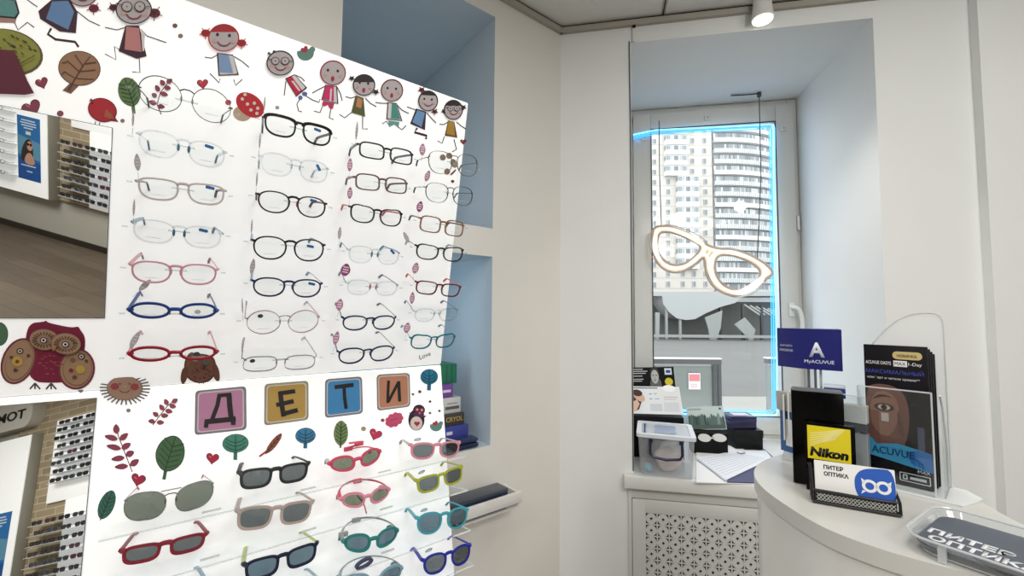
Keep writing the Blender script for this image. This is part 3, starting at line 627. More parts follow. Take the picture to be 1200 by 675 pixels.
    if sticker:
        s_ = MB(); sx, sy, rot, m_ = sticker
        o_ = [(-.0072, 0), (-.006, .0028), (.006, .0028), (.0072, 0), (.006, -.0028), (-.006, -.0028)] if m_ == 'blue' else ell(0, 0, .0048, .0042)
        cr, sr = math.cos(R(rot)), math.sin(R(rot)); z = -depth * .5 + .0022 if lens else -depth * .5 - curve * W * .05 * .35 + .0004
        P = [(xc * sx[0] + A * sx[1] + x * cr - y * sr, yc + Bh * sy + x * sr + y * cr) for x, y in o_]
        zz = bend((P[0][0], 0, -depth * .5))[2] + .0012
        s_.prism(P, zz, zz + .0004, M_bsti if m_ == 'blue' else (PC['dkgrey'] if m_ == 'dark' else M_gsti)); s_.build('lens_sticker', g)
    if not low:
        for sg in (-1, 1):
            s_ = MB(); zz = bend((sg * xc, 0, -depth * .5))[2] + .0006
            s_.box(sg * xc - A * .35, sg * xc + A * .35, yc - Bh * .55, yc - Bh * .55 + .0008, zz, zz + .0002, M_gsti); s_.build('lens_print', g)
    if tagp:
        tx, ty, tw, th, rot, m_ = tagp; hh = h - .02
        d = hit(tx, ty, PF + n * hh, n) - PF
        kz = (hit(tx, ty + 10, PF + n * hh, n) - hit(tx, ty - 10, PF + n * hh, n)).length / 20
        tw *= kz; th *= kz
        P = smooth([(0, -th / 2), (tw / 2, -th * .2), (tw / 2, th * .12), (0, th / 2), (-tw / 2, th * .12), (-tw / 2, -th * .2)], True, 2)
        Tw = B @ Matrix.Translation((d.dot(UL), d.dot(u), hh)) @ Matrix.Rotation(R(rot), 4, 'Z')
        t_ = MB(); t_.prism(P, 0, .0006, m_)
        if m_ is not M_tagg or th > .022:
            for q in (-.16, 0, .16):
                t_.box(-tw * .3, tw * .3, th * q - .0012, th * q + .0012, .0006, .0008, M_tagw if m_ is not M_tagg else M_gsti)
        t_.tube([(0, -th / 2, .0003), (0, -th / 2 - .012, .0003)], .0005, M_padc, 5)
        t_.build('price_tag', g, T.inverted() @ Tw)
    return g, T, W, (ax + cx) / 2, (ay + cy) / 2

GU = 'clear-lens children glasses on the upper board'
def up(label, lx, ly, rx, ry, kind, ratio, front, temple, **k):
    k.setdefault('tilt', max(0, min(15, (ly - 190) / 200 * 15)))
    g, T, W, cx, cy = eyewear('eyeglasses', label, GU, 0, lx, ly, rx, ry, kind, ratio, PC[front], PC[temple], **k)
    # the clear ledge that carries them
    s_ = MB(); w2 = W * .60; y1 = cy - .0045
    s_.box(cx - w2, cx + w2, y1 - .0022, y1, .002, .098, M_ac)
    s_.box(cx - .016, cx + .016, y1 - .0024, y1 + .0006, .098, .0995, M_ace); s_.box(cx - w2, cx - w2 + .008, y1 - .0024, y1 + .0006, .098, .0995, M_ace); s_.box(cx + w2 - .008, cx + w2, y1 - .0024, y1 + .0006, .098, .0995, M_ace)
    s_.build('acrylic_ledge', BM, B1)
b_ = lambda side, ux, uy, rot=-8, m='blue': ((side, ux), uy, rot, m)
TN = (M_tagg,)
up('round thin dark wire glasses over the maroon twig', 159, 99, 273, 126, 'round', 1.0, 'wire', 'wire', wire=True, tip='dkgrey', hy=.1)
up('clear glasses with blue nose pads and blue sticker, under the round wire pair', 160, 155, 266, 178, 'soft', .88, 'clear', 'clear', nose='tblue', tip='tblue', sticker=b_(1, .1, .55), tagp=(156, 139, 2.2, 22, 0, M_tagg))
up('pale beige glasses with blue sticker in the leftmost column', 159, 211.5, 265, 223.5, 'brow', .76, 'beige', 'grey', tip='dkgrey', sticker=b_(1, .2, .55), tagp=(161, 190, 6, 24, 5, M_tagg))
up('clear glasses with blue nose pads under the beige pair', 153.6, 261, 261.6, 274.5, 'soft', .78, 'clear', 'ltblue', nose='tblue', tip='tblue', sticker=b_(1, 0, .55), tagp=(157, 243, 2.2, 24, 0, M_tagg))
up('pale pink glasses above the blue oval pair', 151.4, 311, 256, 317, 'soft', .78, 'rose', 'rose', nose='pinkn', tip='dkgrey', tagp=(170, 334, 6, 20, -35, M_tagg))
up('blue oval glasses in the leftmost column', 150, 365, 255, 366, 'oval', .56, 'blue', 'blue', tip='dkgrey', thick=.0042, hy=-.05, sticker=b_(1, -.05, -.1, 0, 'ring'), lw=.44)
up('red oval glasses in front of the small brown owl', 150, 417, 255, 414.6, 'oval', .54, 'red', 'rose', tip='rose', thick=.0042, hy=-.05, sticker=b_(1, -.1, -.1, 0, 'dark'), tagp=(158, 398, 6, 24, -20, M_tagg), lw=.44)
up('black browline glasses beside the mushroom', 309, 136, 390, 156, 'brow', .80, 'black', 'dkgrey', half=PC['black'], tip='dkgrey', sticker=b_(1, 0, .4), thick=.003, tagp=(310, 121, 2, 20, 0, M_tagg))
up('clear glasses with tilted blue sticker in the second column', 304.4, 182, 386.5, 197.5, 'soft', .86, 'clear', 'clear', tip='paleg', sticker=b_(1, .3, .35, -60), tagp=(304.5, 165, 2, 22, 0, M_tagg))
up('black glasses with red nose pads in the second column', 301, 227, 384, 239, 'panto', .82, 'black', 'dkred', nose='coral', sticker=b_(1, .1, .55, -8), tagp=(301, 210, 2, 20, 0, M_tagg))
up('black round glasses with pale blue temples', 295.4, 282, 382, 288, 'panto', .86, 'black', 'ltblue', sticker=b_(1, .05, .3), tagp=(295, 265, 2, 20, 0, M_tagg))
up('navy glasses with pale blue temples in the second column', 295.4, 330, 378.6, 333.5, 'panto', .76, 'navy', 'ltblue', nose='tblue', sticker=b_(1, .3, .45, -12), tagp=(296, 312, 5, 22, -5, M_tagg))
up('round pink wire glasses with dark sticker', 287.6, 375, 375.8, 373.5, 'round', .88, 'pinkm', 'pinkm', wire=True, tip='paleg', sticker=b_(-1, -.25, .55, 0, 'dark'), hy=.15, tagp=(284, 358, 1.6, 22, 5, M_tagg))
up('rectangular silver wire glasses with dark sticker', 284, 422, 372.2, 419, 'bigrect', .58, 'silver', 'silver', wire=True, tip='paleg', sticker=b_(-1, -.5, .45, 0, 'dark'), hy=.38, tagp=(284, 405, 1.6, 20, 0, M_tagg))
up('black rectangular glasses at the top of the third column', 420.5, 168, 485.6, 181, 'rect', .64, 'black', 'grey', hy=.3, tip='dkgrey', tagp=(418, 153, 3, 26, 0, M_tagg))
up('brown glasses near the top of the third column', 416, 207, 479, 215, 'rect', .68, 'brown', 'brown', hy=.25, tagp=(410, 193, 6, 19, 0, M_tagp))
up('black cat-eye glasses with red temples', 410.5, 242, 473, 251, 'cat', .78, 'black', 'coral', hy=.32, tagp=(410, 226, 6, 17, 0, M_tagp))
up('clear glasses with blue pads and dark blue sticker', 408.5, 293, 470, 297.5, 'soft', .82, 'clear', 'ltblue', nose='tblue', tip='tblue', hy=.2, sticker=b_(1, .3, .5, -40), tagp=(398, 273, 4, 18, 0, M_tagg))
up('clear glasses with pink nose pads', 406.6, 332.5, 468, 335.5, 'soft', .74, 'clear', 'purple', nose='pinkn', tip='grey', hy=.2, tagp=(405, 316, 11, 18, -8, M_tagm))
up('navy glasses in the third column with pink tag, upper of two', 401.7, 373.5, 465.4, 373, 'panto', .72, 'navy', 'grey', nose='tblue', hy=.32, tagp=(398, 357, 8, 17, -5, M_tagp))
up('navy glasses at the bottom of the third column, just above the tiles', 396.5, 414, 463.6, 409, 'panto', .76, 'navy', 'grey', nose='tblue', hy=.25, tagp=(394, 396, 6.5, 19, -8, M_tagp))
up('gold wire glasses at the top of the right column', 502, 184, 561.7, 191, 'soft', .92, 'gold', 'gold', wire=True, tip='dkgrey', hy=.15, tagp=(495, 175, 8, 17, 0, M_tagp), tl=.8)
up('dark wire glasses, second in the right column', 499, 219, 556, 227, 'soft', .84, 'wire', 'wire', wire=True, tip='dkgrey', hy=.2, tagp=(501, 206, 6.5, 17, -15, M_tagp), tl=.8)
up('brown tortoise glasses, third in the right column', 493, 255.5, 545.7, 265, 'rect', .74, 'tan', 'brown', hy=.3, tagp=(492, 242, 8, 16, -8, M_tagm), tl=.8)
up('black glasses with tilted grey tag in the right column', 488.5, 288, 545, 293.5, 'cat', .68, 'black', 'paleg', hy=.36, tagp=(476, 278, 5, 17, 35, M_tagg), tl=.8)
up('dark red glasses in the right column', 488.5, 331, 541.8, 337, 'square', .66, 'dkred', 'coral', hy=.32, tagp=(487, 314, 8, 16, -8, M_tagp), tl=.8)
up('clear glasses with purple temples in the right column', 486.5, 366, 538.3, 365, 'soft', .72, 'clear', 'purple', hy=.25, tagp=(483, 349, 6, 17, 0, M_tagp), tl=.8)
up('teal cat-eye glasses at the bottom of the right column', 482, 397.5, 535, 395.5, 'cat', .76, 'teal', 'ltblue', hy=.25, tagp=(477, 384, 8, 15, -6, M_tagp), tl=.8)

# clear shelves of the lower half (front edge measured at the right-hand corners)
SHD = .112
SHX1 = bl(545, 534, 1, SHD)[0]; SHX0 = bl(116, 623, 1, SHD)[0]
SHY = []
for px, py in ((545, 534), (551, 573), (555.5, 619), (560, 659), (565, 703), (571, 752)):
    y = bl(px, py, 1, SHD)[1]; SHY.append(y)
    s_ = MB(); x0, x1 = SHX0, SHX1
    s_.box(x0, x1, y - .003, y, .001, SHD, M_ac)
    s_.box(x0, x1, y - .0031, y + .0001, SHD, SHD + .0008, M_ace)
    s_.box(x1, x1 + .0008, y - .0031, y + .0001, .001, SHD, M_aceb)
    s_.box(x1 - .05, x1, y - .0032, y + .0002, SHD + .0008, SHD + .0014, M_aceb)
    for q in (.2, .45, .7):
        s_.box(x0 + (x1 - x0) * q, x0 + (x1 - x0) * q + .03, y - .006, y - .003, .05, .056, M_aceb)
    s_.build('acrylic_shelf', BM, B2)
GS = 'children sunglasses on the lower clear shelves'
def sg(label, lx, ly, rx, ry, kind, ratio, front, temple, lens, **k):
    k.setdefault('h', .100); k.setdefault('conv', .16); k.setdefault('hy', .3); k.setdefault('thick', .0050); k.setdefault('curve', 1.1); k.setdefault('tilt', 5)
    return eyewear('sunglasses', label, GS, 1, lx, ly, rx, ry, kind, ratio, PC[front], PC[temple], lens=SL[lens], **k)
def strap(g, W, m, pts, r=.0045, buckle=None):
    s_ = MB(); s_.tube(smooth(pts, False, 2), 1, m, 8, flatten=(.0014, .0046)); o = s_.build('strap', g)
    if buckle:
        for b in buckle: s_ = MB(); s_.box(b[0] - .010, b[0] + .010, b[1] - .005, b[1] + .005, b[2] - .004, b[2] + .004, m, .002); s_.build('buckle', o)
sg('thin silver aviator sunglasses with green mirror lenses', 145, 589, 250.8, 568, 'aviator', .80, 'silver', 'silver', 'mirror', wire=True, tip='lpink', lw=.45, hy=.33)
sg('black square sunglasses on the top shelf', 280.4, 555, 363.7, 543.5, 'square', .74, 'sblack', 'sblack', 'grey', hy=.36)
sg('beige square sunglasses under the black pair', 278, 600, 368.6, 589, 'square', .76, 'sbeige', 'sbeige', 'grey', hy=.36)
sg('dark red rectangular sunglasses under the aviators', 141, 648, 243, 627, 'square', .62, 'sred', 'sred', 'grey', hy=.3)
sg('dark navy sunglasses with lime temples', 286, 664, 373.6, 638, 'square', .72, 'midn', 'lgreen', 'blue', hy=.34)
sg('sunglasses with blue temples, only temple tips in view under the red pair', 134, 710, 243, 686, 'square', .62, 'blue', 'ltblue', 'grey', hy=.3)
sg('sunglasses with pale blue temples, cut off under the navy pair', 284, 709, 380, 686, 'square', .7, 'ltblue', 'ltblue', 'blue', hy=.34)
M_strapp = mat('strap_pink', (222, 92, 116), .7); M_strapg = mat('strap_grey', (166, 170, 172), .7); M_strapn = mat('strap_navy', (30, 38, 92), .7)
def arc(W, y0, zb, n=9, drop=0): return [(-W * .5 * math.cos(math.pi * i / n), y0 + drop * math.sin(math.pi * i / n), -.02 - (zb - .02) * math.sin(math.pi * i / n)) for i in range(n + 1)]
g, T, W, *_ = sg('hot pink wrap sunglasses with coiled pink strap', 388, 545, 448.7, 530, 'wrap', .68, 'pink', 'paleg', 'green', hy=.15, tl=.5, lw=.44, thick=.0052, curve=2.2)
strap(g, W, M_strapp, [(W * .46, .004, -.03), (W * .3, .012, -.045), (0, .012, -.055), (-W * .12, .012, -.05), (0, .018, -.045), (W * .2, .02, -.05), (W * .3, .022, -.055), (.0, .024, -.06)], buckle=[(.02, .02, -.05), (-.005, .014, -.05)])
g, T, W, *_ = sg('light pink wrap sunglasses with strap looped behind', 401.7, 587, 459, 575, 'wrap', .68, 'lpink', 'lpink', 'green', hy=.15, tl=.4, lw=.44, thick=.0052, curve=2.2)
strap(g, W, M_strapp, arc(W, .002, .088, drop=.012), buckle=[(.004, .012, -.086)])
s_ = MB(); s_.tube(smooth([(-.006, -.012, -.05), (-.002, -.02, -.02), (-.004, -.034, .004)], False, 1), 1, M_strapp, 8, flatten=(.0014, .0046)); s_.build('strap', g)
g, T, W, *_ = sg('sea green wrap sunglasses with grey strap', 405, 637.5, 469.4, 624, 'wrap', .70, 'sage', 'sage', 'blue', hy=.15, tl=.4, lw=.44, thick=.0055, curve=2.2)
strap(g, W, M_strapg, arc(W, .002, .092, drop=.014), buckle=[(-.012, .014, -.09), (-W * .45, .006, -.04)])
g, T, W, *_ = sg('wrap sunglasses with navy strap buckle, cut off by the frame bottom', 402, 687, 475, 669, 'wrap', .70, 'ltblue', 'ltblue', 'blue', hy=.15, tl=.4, lw=.44, thick=.0052, curve=2.2)
strap(g, W, M_strapg, arc(W, .002, .09, drop=.010))
s_ = MB(); s_.ring([(x - .008, y + .012) for x, y in ell(0, 0, .02, .009, 16)], [(x - .008, y + .012) for x, y in ell(0, 0, .014, .0045, 16)], -.06, -.050, M_strapn); s_.build('buckle', g)
paper = mat('paper_tag_blue', (150, 186, 214), .6)
def leaftag(g, W):
    s_ = MB(); P = smooth([(-.012, -.002), (-.004, .005), (.012, .005), (.006, -.003)], True, 2); s_.prism([(x - W * .30, y + .007) for x, y in P], -.031, -.030, paper)
    s_.prism([(x * .6 - W * .30, y * .6 + .007) for x, y in P], -.030, -.0297, M_secure); s_.build('price_tag', g)
g, T, W, *_ = sg('dusty pink sunglasses in the right column, topmost', 482.5, 522, 541.4, 519, 'soft', .70, 'lpink', 'paleg', 'smoke', hy=.36, tl=.9); leaftag(g, W)
g, T, W, *_ = sg('lime green square sunglasses in the right column', 489, 564, 544, 547.5, 'square', .74, 'lime', 'lime', 'smoke', hy=.36, tl=.9); leaftag(g, W)
g, T, W, *_ = sg('turquoise round sunglasses in the right column', 490, 608.5, 551, 598, 'panto', .84, 'turq', 'turq', 'blue', hy=.28, tl=.9); leaftag(g, W)
g, T, W, *_ = sg('royal blue round sunglasses in the right column', 497, 658.5, 554, 640, 'panto', .84, 'royal', 'royal', 'smoke', hy=.28, tl=.9); leaftag(g, W)
g, T, W, *_ = sg('lilac sunglasses cut off at the bottom of the right column', 500, 708, 558, 690, 'panto', .84, 'lilac', 'lilac', 'smoke', hy=.28, tl=.9)
# ------------------------------------------------------------------ boxes in the left recess, drawer ledge
def lp(px, py, y):
    """pixel -> (x along left wall, z) on the plane y metres behind the left wall's face"""
    h_ = hit(px, py, CN - NL * y, NL) - CN; return h_.dot(UL), h_.z
def wp(px, py, y):
    h_ = hit(px, py, CN - NW * y, NW) - CN; return h_.dot(UW), h_.z
def carton(nm, label, px0, px1, py0, py1, y, dep, rgb, floor=None, stripes=(), txt=None, group=None, cat='box', over=.12):
    x1, zt = lp(px1, py0, y); x0 = lp(px0, py0, y)[0] - over; zb = floor if floor is not None else lp(px1, py1, y)[1]
    t = thing(nm, label, cat, ML @ Matrix.Translation((x0, y, zb)), group); W, H = x1 - x0, zt - zb
    f = MB(); f.box(0, W, 0, dep, 0, H, mat('carton_%d_%d_%d' % rgb, rgb, .5, noise=.05), .001); f.build('carton', t)
    f = MB(); f.box(W * .02, W * .98, .004, dep - .004, H - .0004, H + .0006, mat('carton_top_%d_%d_%d' % rgb, tuple(min(255, int(v * .8 + 30)) for v in rgb), .5)); f.build('lid_flap', t)
    for (u0, u1, v0, v1, c) in stripes:
        f = MB(); f.box(W - (1 - u0) * (W - over), W - (1 - u1) * (W - over), -.0006, .0, H * v0, H * v1, flat(c)); f.build('printed_band', t)
    if txt:
        s_, c, u0, u1, v0, v1 = txt
        text(s_, t, Matrix.Translation((W - (1 - u0) * (W - over), -.0003, H * v0)) @ Matrix.Rotation(R(90), 4, 'X'), flat(c), width=(u1 - u0) * (W - over), height=H * (v1 - v0))
    return zt
z1 = carton('lens_box', 'blue lens box at the bottom of the recess stack', 522, 549, 497, 521, .06, .16, (62, 70, 150), NB + .001, ((.05, .3, .62, .78, (214, 214, 232)),))
carton('lens_box', 'grey lens box edge behind the blue one', 540, 554.5, 490, 518, .225, .12, (128, 126, 122), NB + .001)
z2 = carton('lens_box', 'dark box with yellow lettering in the recess stack', 521, 544, 483, 497, .07, .14, (66, 64, 62), z1 + .001, (), ('CRYOL', (206, 170, 90), .08, .92, .35, .75))
z3 = carton('lens_box', 'white lens box in the recess stack', 520, 540, 465, 483, .08, .12, (206, 204, 200), z2 + .001, ((.1, .9, .25, .45, (92, 92, 92)), (.2, .8, .6, .68, (150, 150, 150))))
z4 = carton('lens_box', 'small purple box in the recess stack', 518, 531, 450, 465, .09, .1, (120, 74, 150), z3 + .001, ((.1, .8, .4, .6, (220, 200, 226)),))
carton('lens_box', 'green box on top of the recess stack', 518, 535.5, 426, 450, .10, .1, (38, 112, 84), z4 + .001, ((.3, .34, .05, .95, (28, 84, 64)), (.62, .66, .05, .95, (28, 84, 64))))
x0, z0 = lp(540, 528, .03); x1, _ = lp(557, 528, .03)
t = thing('eyeglass_case', 'dark blue glossy case at the front of the recess', 'case', ML @ Matrix.Translation((x0 - .04, .005, NB + .001)))
f = MB(); f.box(0, x1 - x0 + .04, 0, .05, 0, .018, mat('case_blue', (34, 44, 74), .2), .008); f.build('case_base', t)
f = MB(); f.box(0.001, x1 - x0 + .039, .001, .049, .0185, .034, mat('case_lid', (46, 58, 92), .15), .008); f.build('case_lid', t)
# pulled-out drawer under the recess
t = thing('pull_out_tray', 'white pulled-out wall tray low on the left wall beside the board', 'tray', ML @ Matrix.Translation((-.62, -.10, .765)))
M_dr = mat('drawer_white', (224, 222, 218), .4)
f = MB(); f.box(0, .347, 0, .012, 0.02, .055, M_dr, .002); f.build('tray_front', t)
f = MB(); f.box(0, .345, .012, .0985, 0.0, .006, M_dr); f.box(.335, .345, .012, .0985, .006, .05, M_dr); f.box(0, .01, .012, .0985, .006, .05, M_dr); f.build('tray_bottom', t)
t = thing('flat_box', 'dark blue flat box lying in the white wall tray', 'box', ML @ Matrix.Translation((-.55, -.08, .773)))
f = MB(); f.box(0, .23, 0, .06, 0, .05, mat('box_dark_blue', (34, 44, 70), .3), .002); f.build('box_body', t)
f = MB(); f.box(-.001, .231, -.001, .061, .0505, .062, mat('box_grey_lid', (62, 68, 80), .3), .002); f.build('box_lid', t)

# ------------------------------------------------------------------ window
WXL, WXR, WZ0, WZ1 = .30, 1.151, .80, 2.523
gx0, gx1, gz0, gz1 = .437, 1.044, .925, 2.405
M_win = mat('window_pvc', (205, 205, 200), .38); M_seal = mat('window_seal', (60, 62, 62), .6)
win = link('window_1', None, None, MW @ Matrix.Translation((0, WD, 0))); win['kind'] = 'structure'
def frame_rect(f, a, b, c, d, w, y0, y1, m, bev=.004):
    f.box(a, a + w, y0, y1, b, d, m, bev); f.box(c - w, c, y0, y1, b, d, m, bev); f.box(a + w, c - w, y0, y1, b, b + w, m, bev); f.box(a + w, c - w, y0, y1, d - w, d, m, bev)
f = MB(); frame_rect(f, WXL, WZ0 + .012, WXR, WZ1, .045, .0, .07, M_win); f.build('window_frame', win)
f = MB(); sx0, sx1, sz0, sz1 = .348, 1.128, .84, 2.488
f.box(sx0, gx0, -.02, .05, sz0, sz1, M_win, .004); f.box(gx1, sx1, -.02, .05, sz0, sz1, M_win, .004); f.box(gx0, gx1, -.02, .05, sz0, gz0, M_win, .004); f.box(gx0, gx1, -.02, .05, gz1, sz1, M_win, .004)
f.build('sash', win)
f = MB(); frame_rect(f, gx0 - .001, gz0 - .001, gx1 + .001, gz1 + .001, .006, -.021, -.0195, M_seal, 0); f.build('gasket', win)
M_pane = clear('window_glass', (248, 251, 250), .018)
f = MB(); f.face([(gx0, .015, gz0), (gx1, .015, gz0), (gx1, .015, gz1), (gx0, .015, gz1)], M_pane); f.build('pane', win)
hx, hz = wp(925, 363, WD)
f = MB(); f.box(hx - .012, hx + .012, -.032, -.02, hz - .035, hz + .035, M_white, .004)
f.tube(smooth([(hx, -.032, hz + .012), (hx + .002, -.06, hz + .012), (hx + .02, -.065, hz), (hx + .03, -.065, hz - .05), (hx + .028, -.062, hz - .10)], False, 2), .009, M_white, 10); f.build('window_handle', win)
for px, py in ((827.5, 140), (915.5, 152.5), (754.5, 163.5)):
    a, c = wp(px, py, WD); f = MB(); f.box(a - .015, a + .015, -.026, -.02, c - .015, c + .015, M_win, .002); f.blob((a + .002, -.026, c), .003, PC['dkgrey'], 1); f.build('cover_plate', win)
a, c = wp(934.5, 262, WD); f = MB(); f.box(a - .008, a + .004, -.02, .0, c - .035, c + .035, M_white, .003); f.build('hinge', win)
SZ = .812
f = MB(); f.box(.245, 1.30, -.035, -.0005, SZ - .047, SZ, M_white, .004); f.box(WX0 + .001, WX1 - .001, -.0005, WD + .0, SZ - .03, SZ, M_white, 0)
o = f.build('window_sill', None, MW); o['kind'] = 'structure'
# blue LED tubes around the glass
M_blue = mat('blue_led', (40, 150, 245), .3, emit=(52, 160, 255), estr=1.5); M_bluew = mat('blue_led_core', (140, 210, 255), .3, emit=(120, 205, 255), estr=1.5); M_bcl = clear('led_sleeve', (190, 225, 250), .05)
t = thing('neon_strip', 'blue glowing LED strip running around the window glass', 'neon light', MW @ Matrix.Translation((0, WD - .035, 0)))
def loop(off, r, m, nm):
    T = lambda px, py: wp(px, py, WD - .035)
    a = wp(742, 158, WD - .035); b_ = wp(768, 152.5, WD - .035); c = wp(907, 145.5, WD - .035); d = wp(911, 487, WD - .035); e = wp(764, 484.5, WD - .035)
    f = MB(); pts = [(a[0], 0, a[1] - off), (b_[0], 0, b_[1] - off), (c[0] - .02 - off, 0, c[1] - off), (c[0] - .003 - off, 0, c[1] - .004 - off), (c[0] - off, 0, c[1] - .02 - off), (d[0] - off, 0, d[1] + off + .01), (d[0] - .012 - off, 0, d[1] + off), (e[0], 0, e[1] + off)]
    f.tube(pts, r, m, 8); f.build(nm, t)
loop(0, .0042, M_bluew, 'led_tube'); loop(.012, .0036, M_blue, 'led_tube'); loop(.022, .0022, M_blue, 'led_tube')
# spectacles sign
M_neon = mat('warm_led', (255, 240, 222), .4, emit=(255, 238, 220), estr=.42); M_neonb = mat('led_backing', (236, 224, 212), .4, emit=(255, 226, 204), estr=.26); M_nl = mat('led_sleeve_grey', (176, 164, 154), .5)
SYD = .50
t = thing('neon_sign', 'warm white spectacles-shaped LED sign hanging in the window', 'neon sign', MW @ Matrix.Translation((0, SYD, 0)))
Zp = lambda P: [wp(720 + x / 5, 220 + y / 5, SYD) for x, y in P]
outl = smooth(Zp([(222, 300), (225, 240), (262, 222), (330, 226), (430, 265), (500, 305), (560, 345), (630, 358), (700, 366), (800, 395), (880, 440), (930, 490), (920, 515), (870, 545), (800, 600), (720, 637), (640, 620), (570, 572), (535, 500), (532, 430), (520, 402), (480, 440), (420, 485), (350, 500), (280, 475), (240, 420), (224, 360)]), True, 2)
in1 = smooth(Zp([(252, 300), (265, 264), (300, 258), (350, 264), (440, 300), (492, 328), (506, 350), (490, 385), (430, 440), (350, 458), (290, 430), (255, 380), (248, 340)]), True, 2)
in2 = smooth(Zp([(592, 430), (604, 402), (640, 392), (700, 396), (800, 435), (850, 475), (855, 505), (840, 545), (780, 590), (720, 608), (640, 575), (598, 520), (588, 470)]), True, 2)
for q, nm in ((outl, 'outer_tube'), (in1, 'left_lens_tube'), (in2, 'right_lens_tube')):
    f = MB(); f.tube([(x, 0, z) for x, z in q], .006, M_nl, 6, True); f.build(nm, t)
bm = MB()
k = bm.mi(M_neonb)
def loopverts(q, y): return [bm.bm.verts.new((x, y, z)) for x, z in q]
es = []
for q in (outl, in1, in2):
    v = loopverts(q, .008); es += [bm.bm.edges.new((v[i], v[(i + 1) % len(v)])) for i in range(len(v))]
bmesh.ops.triangle_fill(bm.bm, use_beauty=True, use_dissolve=False, edges=es)
for f_ in bm.bm.faces: f_.material_index = k
bmesh.ops.solidify(bm.bm, geom=bm.bm.faces[:], thickness=.004)
bm.build('backing_plate', t)
def offs(q, d):
    n = len(q); out = []; A = sum(q[i][0] * q[(i + 1) % n][1] - q[(i + 1) % n][0] * q[i][1] for i in range(n)); sg_ = 1 if A > 0 else -1
    for i in range(n):
        a, b_ = q[i - 1], q[(i + 1) % n]; dx, dy = b_[0] - a[0], b_[1] - a[1]; l = math.hypot(dx, dy) or 1
        out.append((q[i][0] - dy / l * d * sg_, q[i][1] + dx / l * d * sg_))
    return out
for q, d in ((outl, .016), (in1, -.016), (in2, -.016)):
    f = MB(); f.tube([(x, -.002, z) for x, z in offs(q, d)], .0085, M_neon, 8, True); f.build('led_tube', t)
for q, d in ((in1, -.036), (in2, -.034)):
    f = MB(); f.tube([(x, -.001, z) for x, z in offs(q, d)], .002, M_nl, 6, True); f.build('led_line', t)
M_cab = mat('thin_cable', (70, 66, 64), .6)
for top, bot in (((890, 113), (887.5, 300)), ((772.5, 141), (775.5, 265))):
    a = wp(*top, SYD); c = wp(*bot, SYD); f = MB(); f.tube([(a[0], .004, min(a[1], 2.52)), (a[0] - .001, .004, (a[1] + c[1]) / 2), (c[0], .004, c[1] - .03)], .0022, M_cab, 6); f.build('hanging_wire', t)
a = wp(890, 113, SYD); f = MB(); f.tube([(a[0] - .13, .004, 2.518), (a[0] - .06, .004, 2.516), (a[0], .004, 2.517)], .003, M_cab, 6); f.box(a[0] - .008, a[0] + .008, -.004, .012, 2.50, 2.5235, M_cab, .002); f.build('ceiling_hook', t)
# cable on the pier edge
t = thing('wall_cable', 'white cable duct and thin cable at the top left edge of the window opening', 'cable', MW)
a = wp(742, 22, -.006); c = wp(743, 49, -.006)
f = MB(); f.box(a[0] - .004, a[0] + .012, -.012, -.0005, c[1], CEIL - .03, M_white, .002); f.build('cable_duct', t)
f = MB(); f.blob((a[0] + .003, -.008, CEIL - .035), .009, M_black, 2); f.build('cable_cap', t)
f = MB(); f.tube([(WX0 - .006, -.004, c[1] + .005), (WX0 - .004, -.003, 2.2), (WX0 - .003, -.003, SZ + .01)], .0022, M_cab, 6); f.build('cable', t)

# ------------------------------------------------------------------ outside
GZ = -.40
M_asph = mat('asphalt', (96, 96, 94), .9, noise=.15, scale=.6); M_pave = mat('pavement', (136, 134, 129), .85, noise=.1, scale=1.5)
def ex(px, py, Y): d = ray(px, py); return CAM + d * (Y / d.y)
f = MB(); f.prism([(-10, 9.5), (160, 9.5), (220, 180), (-10, 180)], GZ - .3, GZ, M_asph); o = f.build('street_ground'); o['kind'] = 'structure'
f = MB(); f.prism([(-2, 2.75), (14, 1.0), (14, 9.5), (-2, 9.5)], GZ - .3, GZ + .04, M_pave); o = f.build('pavement_ground'); o['kind'] = 'structure'
M_fac = mat('facade_cream', (196, 190, 183), .8, noise=.04, scale=.3); M_bal = mat('balcony_white', (208, 209, 208), .7); M_wg = [mat('far_glass_%s' % n, c, .25) for n, c in (('dark', (124, 128, 131)), ('mid', (146, 150, 152)), ('light', (172, 175, 177)), ('pale', (194, 196, 196)))]
BY = 115.
t = thing('apartment_building', 'cream tower block with small windows and bay balconies, left in the window view', 'building', Matrix.Identity(4))
xl = ex(700, 300, BY).x; xr = ex(835.5, 250, BY).x; ztop = 75
f = MB(); f.box(xl, xr, BY, BY + 3, GZ, ztop, M_fac); f.build('wall', t)
for r in range(17):
    py = 150 + 12. * r; a = ex(790, py + 8, BY); f = MB(); f.box(xl, xr, BY - .06, BY, a.z, a.z + .14, mat('facade_line', (186, 178, 168), .8)); f.build('string_course', t)
win_me = None
def fwin(px, py, w=1.0, h=1.45):
    global win_me
    a = ex(px, py, BY)
    if win_me is None:
        f = MB(); f.box(-.5, .5, -.1, 0, -.72, .72, M_wg[1]); f.box(-.06, .5, -.14, -.1, -.6, .65, M_wg[0]); f.box(-.5, .5, -.16, -.1, -.8, -.7, M_bal); win_me = f.mesh('window')
    link('window', win_me, t, Matrix.Translation((a.x, BY - .01, a.z)))
bal_me = None
